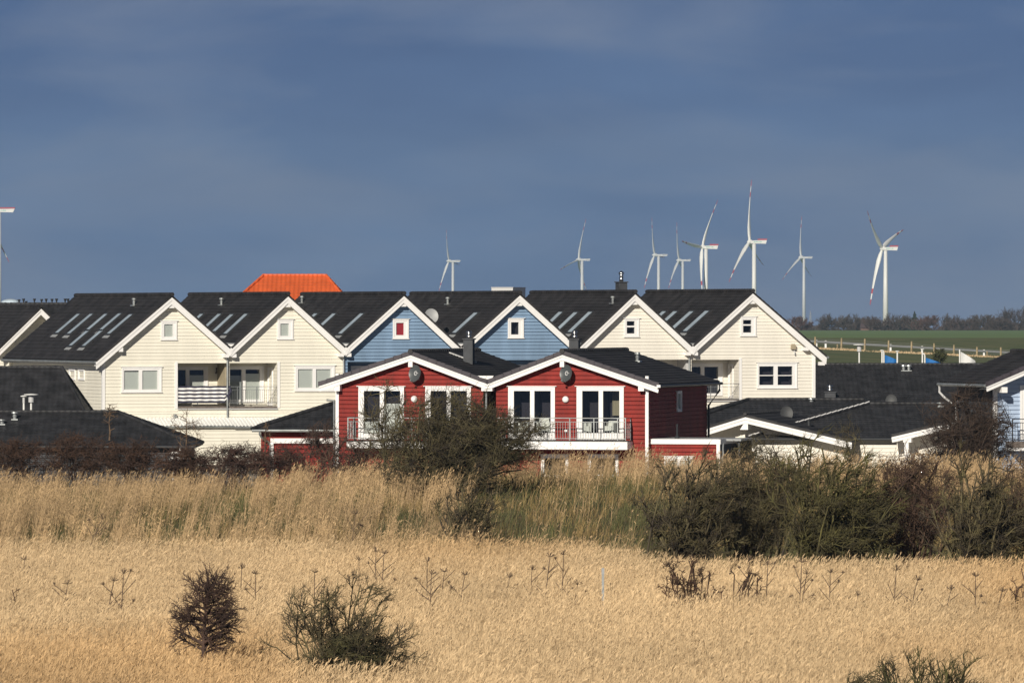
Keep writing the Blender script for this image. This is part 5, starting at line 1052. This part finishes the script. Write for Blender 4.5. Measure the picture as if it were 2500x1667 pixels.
mb = MB(); mb.tube([(0, 0, 0), (0, 0, 48*k)], [.35, .08], 7); mb.build('trunk', bark, e)
g_ = np.random.default_rng(5); n = 2600; t = g_.random(n)**.7; h = 49*k*(1-t)+.3; rr = (.25+t*19*k*.92)*g_.uniform(.3, 1.1, n)*(1+.25*np.sin(h*4.1)); an = g_.uniform(0, 2*math.pi, n)
P0 = np.stack([rr*.2*np.cos(an), rr*.2*np.sin(an), h+.3], 1); P1 = np.stack([rr*np.cos(an), rr*np.sin(an), h-rr*.25], 1); PP = np.stack([P0, (P0+P1)/2+np.array([0, 0, .12]), P1], 1)
V_, Q_ = tubes(PP, [.16]*n, [.05]*n, 3); fastmesh('crown', V_, Q_, mat('conifer_needles', (.022, .034, .024), .9), e)
for (x0, x1, yr, lb) in ((2100, 2150, 780, 'dark farmhouse roof with small chimney among the far trees'), (2322, 2366, 788, 'dark low farm roof between far trees, nearer the right border')):
    D = 3150; a, b = W(x0, 812, D), W(x1, 812, D); e = empty('farmhouse', ((a.x+b.x)/2, D, a.z), label=lb, cat='farmhouse', group='farmhouses on the far field edge'); w_ = (b.x-a.x)/2; zr = pz(yr, D)-a.z; ze = zr*.35
    mb = MB(); slope(None, (-w_*.88, 4, zr), (w_*.96, 4, zr), (-w_, 0, ze), (w_, 0, ze), 5, None, mb=mb); slope(None, (-w_*.88, 4, zr), (w_*.96, 4, zr), (-w_, 8, ze), (w_, 8, ze), 5, None, mb=mb); rf = mb.build('roof', M['fbrown'], e)
    mb = MB(); mb.box(-w_*.95, w_*.95, .4, 7.6, -1, ze); mb.prism([(-w_*.95, ze), (w_*.95, ze), (w_*.9, zr*.9), (-w_*.85, zr*.9)], 3.5, 4.5); mb.build('wall', M['brick'], e)
    if x0 < 2200: mb = MB(); mb.box(w_*.25, w_*.42, 3.6, 4.4, zr-.3, zr+.55); mb.build('chimney', M['brick'], rf)
D = 4200; e = empty('pylon', W(1978.5, 812, D), label='faint lattice power pylon right of the slim turbine tower', cat='pylon'); k = D/F; mb = MB(); h = 54*k
for s_ in (-1, 1): mb.tube([(s_*5*k, 0, 0), (s_*1.4*k, 0, h*.7), (0, 0, h)], [.16, .12, .1], 4)
for i in range(8): z0, z1 = h*i*.09, h*(i+1)*.09; w0, w1 = (5-3.6*i*.125)*k, (5-3.6*(i+1)*.125)*k; mb.tube([(-w0, 0, z0), (w1, 0, z1)], .08, 4); mb.tube([(w0, 0, z0), (-w1, 0, z1)], .08, 4)
for z_, w_ in ((.74, 4.5), (.84, 3.3)): mb.tube([(-w_*k, 0, h*z_), (w_*k, 0, h*z_)], .12, 4)
mb.build('lattice', M['grey'], e)

g_ = np.random.default_rng(9); n = 12000; px = g_.uniform(1900, 2620, n); D = g_.uniform(3190, 3260, n); hgt = (20+8*np.sin(px*.021)+6*np.sin(px*.057+1)+4*np.sin(px*.17))*g_.random(n)**.6
P0 = np.stack([(px-CX)*D/F, D, EYE+(HY-812)*D/F+np.zeros(n)], 1); P0[:, 2] += hgt*.3*D/F; P1 = P0+np.stack([g_.normal(.3, .5, n), g_.normal(0, .5, n), np.maximum(hgt, 3)*D/F*.75], 1); PP = np.stack([P0, (P0+P1)/2, P1], 1)
V_, Q_ = tubes(PP, [.13]*n, [.07]*n, 3); fastmesh('hedgerow', V_, Q_, far_m, tint=np.ones((len(V_), 3))*.9, kind='stuff', label='continuous dark hedge behind the far field edge', cat='hedge')

# ------------------------------------------------------------------ reeds and grass
reed_m = mat('dry_reed', (.68, .50, .295), .75, vary=(.35, .12), attr='tint')
grass_m = mat('green_grass', (.088, .086, .028), .8, vary=(.5, .3), attr='tint')
def blades(base, h, lean, width, g, seg=3, yaw=None):
    """ribbon stems; base (n,3)"""
    n = len(base); t = np.linspace(0, 1, seg+1)[None, :, None]
    P = base[:, None]+np.concatenate([lean[:, None, 0:1]*t**1.8*h[:, None, None], lean[:, None, 1:2]*t**1.8*h[:, None, None], t*h[:, None, None]], 2)
    ya = g.uniform(-1.1, 1.1, n) if yaw is None else yaw; s = np.stack([np.cos(ya), np.sin(ya), np.zeros(n)], 1)[:, None]
    wv = (width[:, None, None]*(1-.75*t))/2; V = np.stack([P-s*wv, P+s*wv], 2).reshape(-1, 3)
    i = np.arange(n*(seg+1)*2).reshape(n, seg+1, 2); Q = np.stack([i[:, :-1, 0], i[:, :-1, 1], i[:, 1:, 1], i[:, 1:, 0]], -1).reshape(-1, 4)
    return V, Q, P[:, -1]
def reeds(name, label, pos, hm, hs, g, leanx=.10, tone=None, plume=.26, kind='stuff', pw=.055, leaf=True, w=.010, hue=None):
    n = len(pos); h = np.clip(g.normal(hm, hs, n), hm*.45, hm*1.5); lean = np.stack([g.normal(leanx, .09, n), g.normal(0, .07, n)], 1)
    V1, Q1, tip = blades(pos, h, lean, np.full(n, w), g, 2)
    VV, QQ, off = [V1], [Q1], len(V1); tn = tone if tone is not None else np.ones(n); T = [np.repeat(tn*g.uniform(.75, 1.1, n), 6)]
    # drooping plumes: 3 crossed tapered ribbons
    for yw in (0, 1.6):
        d = np.stack([g.uniform(-.1, .55, n), g.normal(0, .3, n), g.uniform(.35, 1.1, n)], 1); d /= np.linalg.norm(d, axis=1, keepdims=True); L = plume*g.uniform(.6, 1.25, n)
        t = np.array([0, .35, .7, 1]); P = tip[:, None]+d[:, None]*(L[:, None]*t)[:, :, None]-np.array([0, 0, 1])*(L[:, None]*t**2*.22)[:, :, None]-np.array([0, 0, .05])
        ya = g.uniform(0, 3.14, n)+yw; s = np.stack([np.cos(ya)*.6, np.sin(ya)*.6, np.abs(np.sin(ya*1.7))*.8], 1)[:, None]; wv = (np.array([.25, 1, .7, .08])*pw/2)[None, :, None]*g.uniform(.6, 1.2, n)[:, None, None]
        V = np.stack([P-s*wv, P+s*wv], 2).reshape(-1, 3); i = np.arange(n*8).reshape(n, 4, 2); Q = np.stack([i[:, :-1, 0], i[:, :-1, 1], i[:, 1:, 1], i[:, 1:, 0]], -1).reshape(-1, 4)
        VV.append(V); QQ.append(Q+off); off += len(V); T.append(np.repeat(tn*g.uniform(.72, 1.08, n), 8))
    if leaf:
        for k in range(2):
            t = g.uniform(.35, .85, n)[:, None]; b = pos*(1-t)+tip*t; d = np.stack([g.choice([-1, 1, 1], n)*g.uniform(.2, .9, n), g.normal(0, .5, n), g.uniform(.5, 1.2, n)], 1); d /= np.linalg.norm(d, axis=1, keepdims=True)
            L = g.uniform(.2, .5, n)*(hm/1.5); tt = np.array([0, .5, 1]); P = b[:, None]+d[:, None]*(L[:, None]*tt)[:, :, None]-np.array([0, 0, 1])*(L[:, None]*tt**2*.55)[:, :, None]
            ya = g.uniform(-1, 1, n); s = np.stack([np.cos(ya)*.7, np.sin(ya)*.5, np.full(n, .4)], 1)[:, None]; wv = (np.array([.8, 1, .05])*.011)[None, :, None]
            V = np.stack([P-s*wv, P+s*wv], 2).reshape(-1, 3); i = np.arange(n*6).reshape(n, 3, 2); Q = np.stack([i[:, :-1, 0], i[:, :-1, 1], i[:, 1:, 1], i[:, 1:, 0]], -1).reshape(-1, 4)
            VV.append(V); QQ.append(Q+off); off += len(V); T.append(np.repeat(tn*g.uniform(.75, 1.15, n), 6))
    T = np.concatenate(T); zz = np.zeros(n) if hue is None else hue; Zh = np.concatenate([np.repeat(zz, 6), np.repeat(zz, 8), np.repeat(zz, 8)]+([np.repeat(zz, 6)]*2 if leaf else [])); tint = np.stack([T, T*(.985-.09*Zh), T*(.95-.20*Zh)], 1)
    return fastmesh(name, np.concatenate(VV), np.concatenate(QQ), reed_m, tint=tint, kind=kind, label=label, cat='reeds')
def lown(x, y, s, seed):   # cheap smooth value noise
    g = np.random.default_rng(seed); G = g.random((64, 64)); u, v = x/s+31.3, y/s+17.7; i, j = np.floor(u).astype(int), np.floor(v).astype(int); a, b = u-i, v-j; a, b = a*a*(3-2*a), b*b*(3-2*b)
    q = lambda i, j: G[i % 64, j % 64]
    return (q(i, j)*(1-a)+q(i+1, j)*a)*(1-b)+(q(i, j+1)*(1-a)+q(i+1, j+1)*a)*b
def scatter(n, y0, y1, g, pad=2.5, pw=1.0):
    y = y0+(y1-y0)*g.random(n)**pw; hw = y*1250/F+pad; x = g.uniform(-1, 1, n)*hw; return x, y
g = np.random.default_rng(1)
x, y = scatter(150000, 126, 229, g, 5.5); yl = 229-16*sst(1350, 1700, x/y*F+CX); y = np.where(y > yl, 126+g.random(len(y))*(yl-126), y); x = x*1.0
nn = .6*lown(x, y*.3, 4.2, 3)+.4*lown(x, y*.3, 1.3, 4); pos = np.stack([x, y, gz(x, y)-.02], 1)
o = reeds('reed_field', 'pale straw-coloured dry reed bed filling the foreground', pos, 1.52, .09, g, hue=np.clip((lown(x, y*.22, 5.5, 77)-.42)*2.6, 0, 1), tone=-.10*np.clip((lown(x, y*.22, 5.5, 77)-.42)*2.6, 0, 1)+.80+.34*nn+g.choice([0, 0, 0, 0, -.16], len(x)), plume=.17, pw=.021, leanx=.06); o.location.z += 0
h_f = None
# bank reeds
x, y = scatter(120000, 226, 292, g, 8); px = x/y*F+CX
m1 = lown(x, y*.6, 2.4, 8); m2 = lown(x, y, .7, 9)
green = sst(1080, 1200, px)*(1-sst(1600, 1650, px))*sst(230, 235, y)*(1-sst(268, 271, y)); green += .55*sst(500, 700, px)*(1-sst(1060, 1150, px))*sst(232, 238, y)*(1-sst(252, 262, y)); green += .35*(px < 600)*sst(256, 262, y)*(1-sst(270, 276, y))
green = np.clip(green, 0, 1); clump = .6*lown(x, y*.07, .30, 14)+.4*lown(x, y*.12, 1.3, 15)
keep = (g.random(len(x)) < (1-.96*green)*np.clip((clump-.40)*5, .03, 1)*(.45+.75*(m1 > .36))) & ~((px > 1545) & (y < 258))
x, y, px, clump = x[keep], y[keep], px[keep], clump[keep]; pos = np.stack([x, y, gz(x, y)-.03], 1)
crest = (y > 266)
lowc = (px < 700)
bt = .34+.56*lown(x, y*.5, 1.2, 12)+.25*(clump-.5)
for nm, sel, hm, lb in (('reed_bank', ~crest, 1.12, 'tall dry reed stems on the slope of the bank'), ('reed_crest', crest & ~lowc & (px < 1600), 1.04, 'dry reeds along the bank crest in front of the red houses'), ('reed_crest', crest & (px >= 1600), .85, 'dry reeds along the bank crest between the right thicket and the bungalows'), ('reed_crest', crest & lowc, .85, 'dry reeds along the bank crest before the left brambles')):
    p = pos[sel]; reeds(nm, lb, p, hm, .22, g, hue=np.full(sel.sum(), .65), tone=bt[sel], plume=.17, pw=.024, leanx=.17, w=.014)
# short green and straw grass on the bank
x, y = scatter(85000, 229, 290, g, 8); px = x/y*F+CX; pos = np.stack([x, y, gz(x, y)-.02], 1); n = len(x)
V_, Q_, _ = blades(pos, np.clip(g.normal(.42, .15, n), .1, .9), np.stack([g.normal(.25, .3, n), g.normal(0, .25, n)], 1), np.full(n, .026), g, 2)
mixv = np.repeat((lown(x, y, 1.6, 21) > .56)*1.0, 6)[:, None]; tt = np.repeat(g.uniform(.6, 1.25, n), 6)[:, None]
tint = tt*(np.array([1, 1, 1])*(1-mixv)+np.array([2.7, 1.9, 2.2])*mixv)
fastmesh('bank_grass', V_, Q_, grass_m, tint=tint, kind='stuff', label='short green and straw grass covering the bank', cat='grass')
# rough straw along the road fence
x = g.uniform(28, 62, 7000); y = g.uniform(762, 769, 7000); pos = np.stack([x, y, gz(x, y)-.05], 1); n = len(x)
keep = lown(x, y*2, 2.2, 30) > .42; pos = pos[keep]; n = len(pos)
V_, Q_, _ = blades(pos, g.uniform(.08, .26, n), np.stack([g.normal(.3, .3, n), g.normal(0, .3, n)], 1), np.full(n, .06), g, 2)
fastmesh('fence_grass', V_, Q_, reed_m, tint=np.repeat(g.uniform(.55, .95, n), 6)[:, None]*np.ones(3), kind='stuff', label='straw grass strip along the foot of the wire fence', cat='grass')

# ------------------------------------------------------------------ haze
HD = 6.0e-5
mb = MB(); mb.box(-1300, 1300, -30, 9300, -60, 230); hz = mb.build('haze', [bpy.data.materials.new('haze')], kind='stuff', label='thin pale haze filling the air over the land', cat='haze')
hm = hz.data.materials[0]; hm.use_nodes = True; t = hm.node_tree; t.nodes.clear(); o_ = t.nodes.new('ShaderNodeOutputMaterial'); v_ = t.nodes.new('ShaderNodeVolumePrincipled')
v_.inputs['Color'].default_value = (.44, .62, .80, 1); v_.inputs['Density'].default_value = HD; v_.inputs['Anisotropy'].default_value = 0.0; t.links.new(v_.outputs[0], o_.inputs['Volume'])
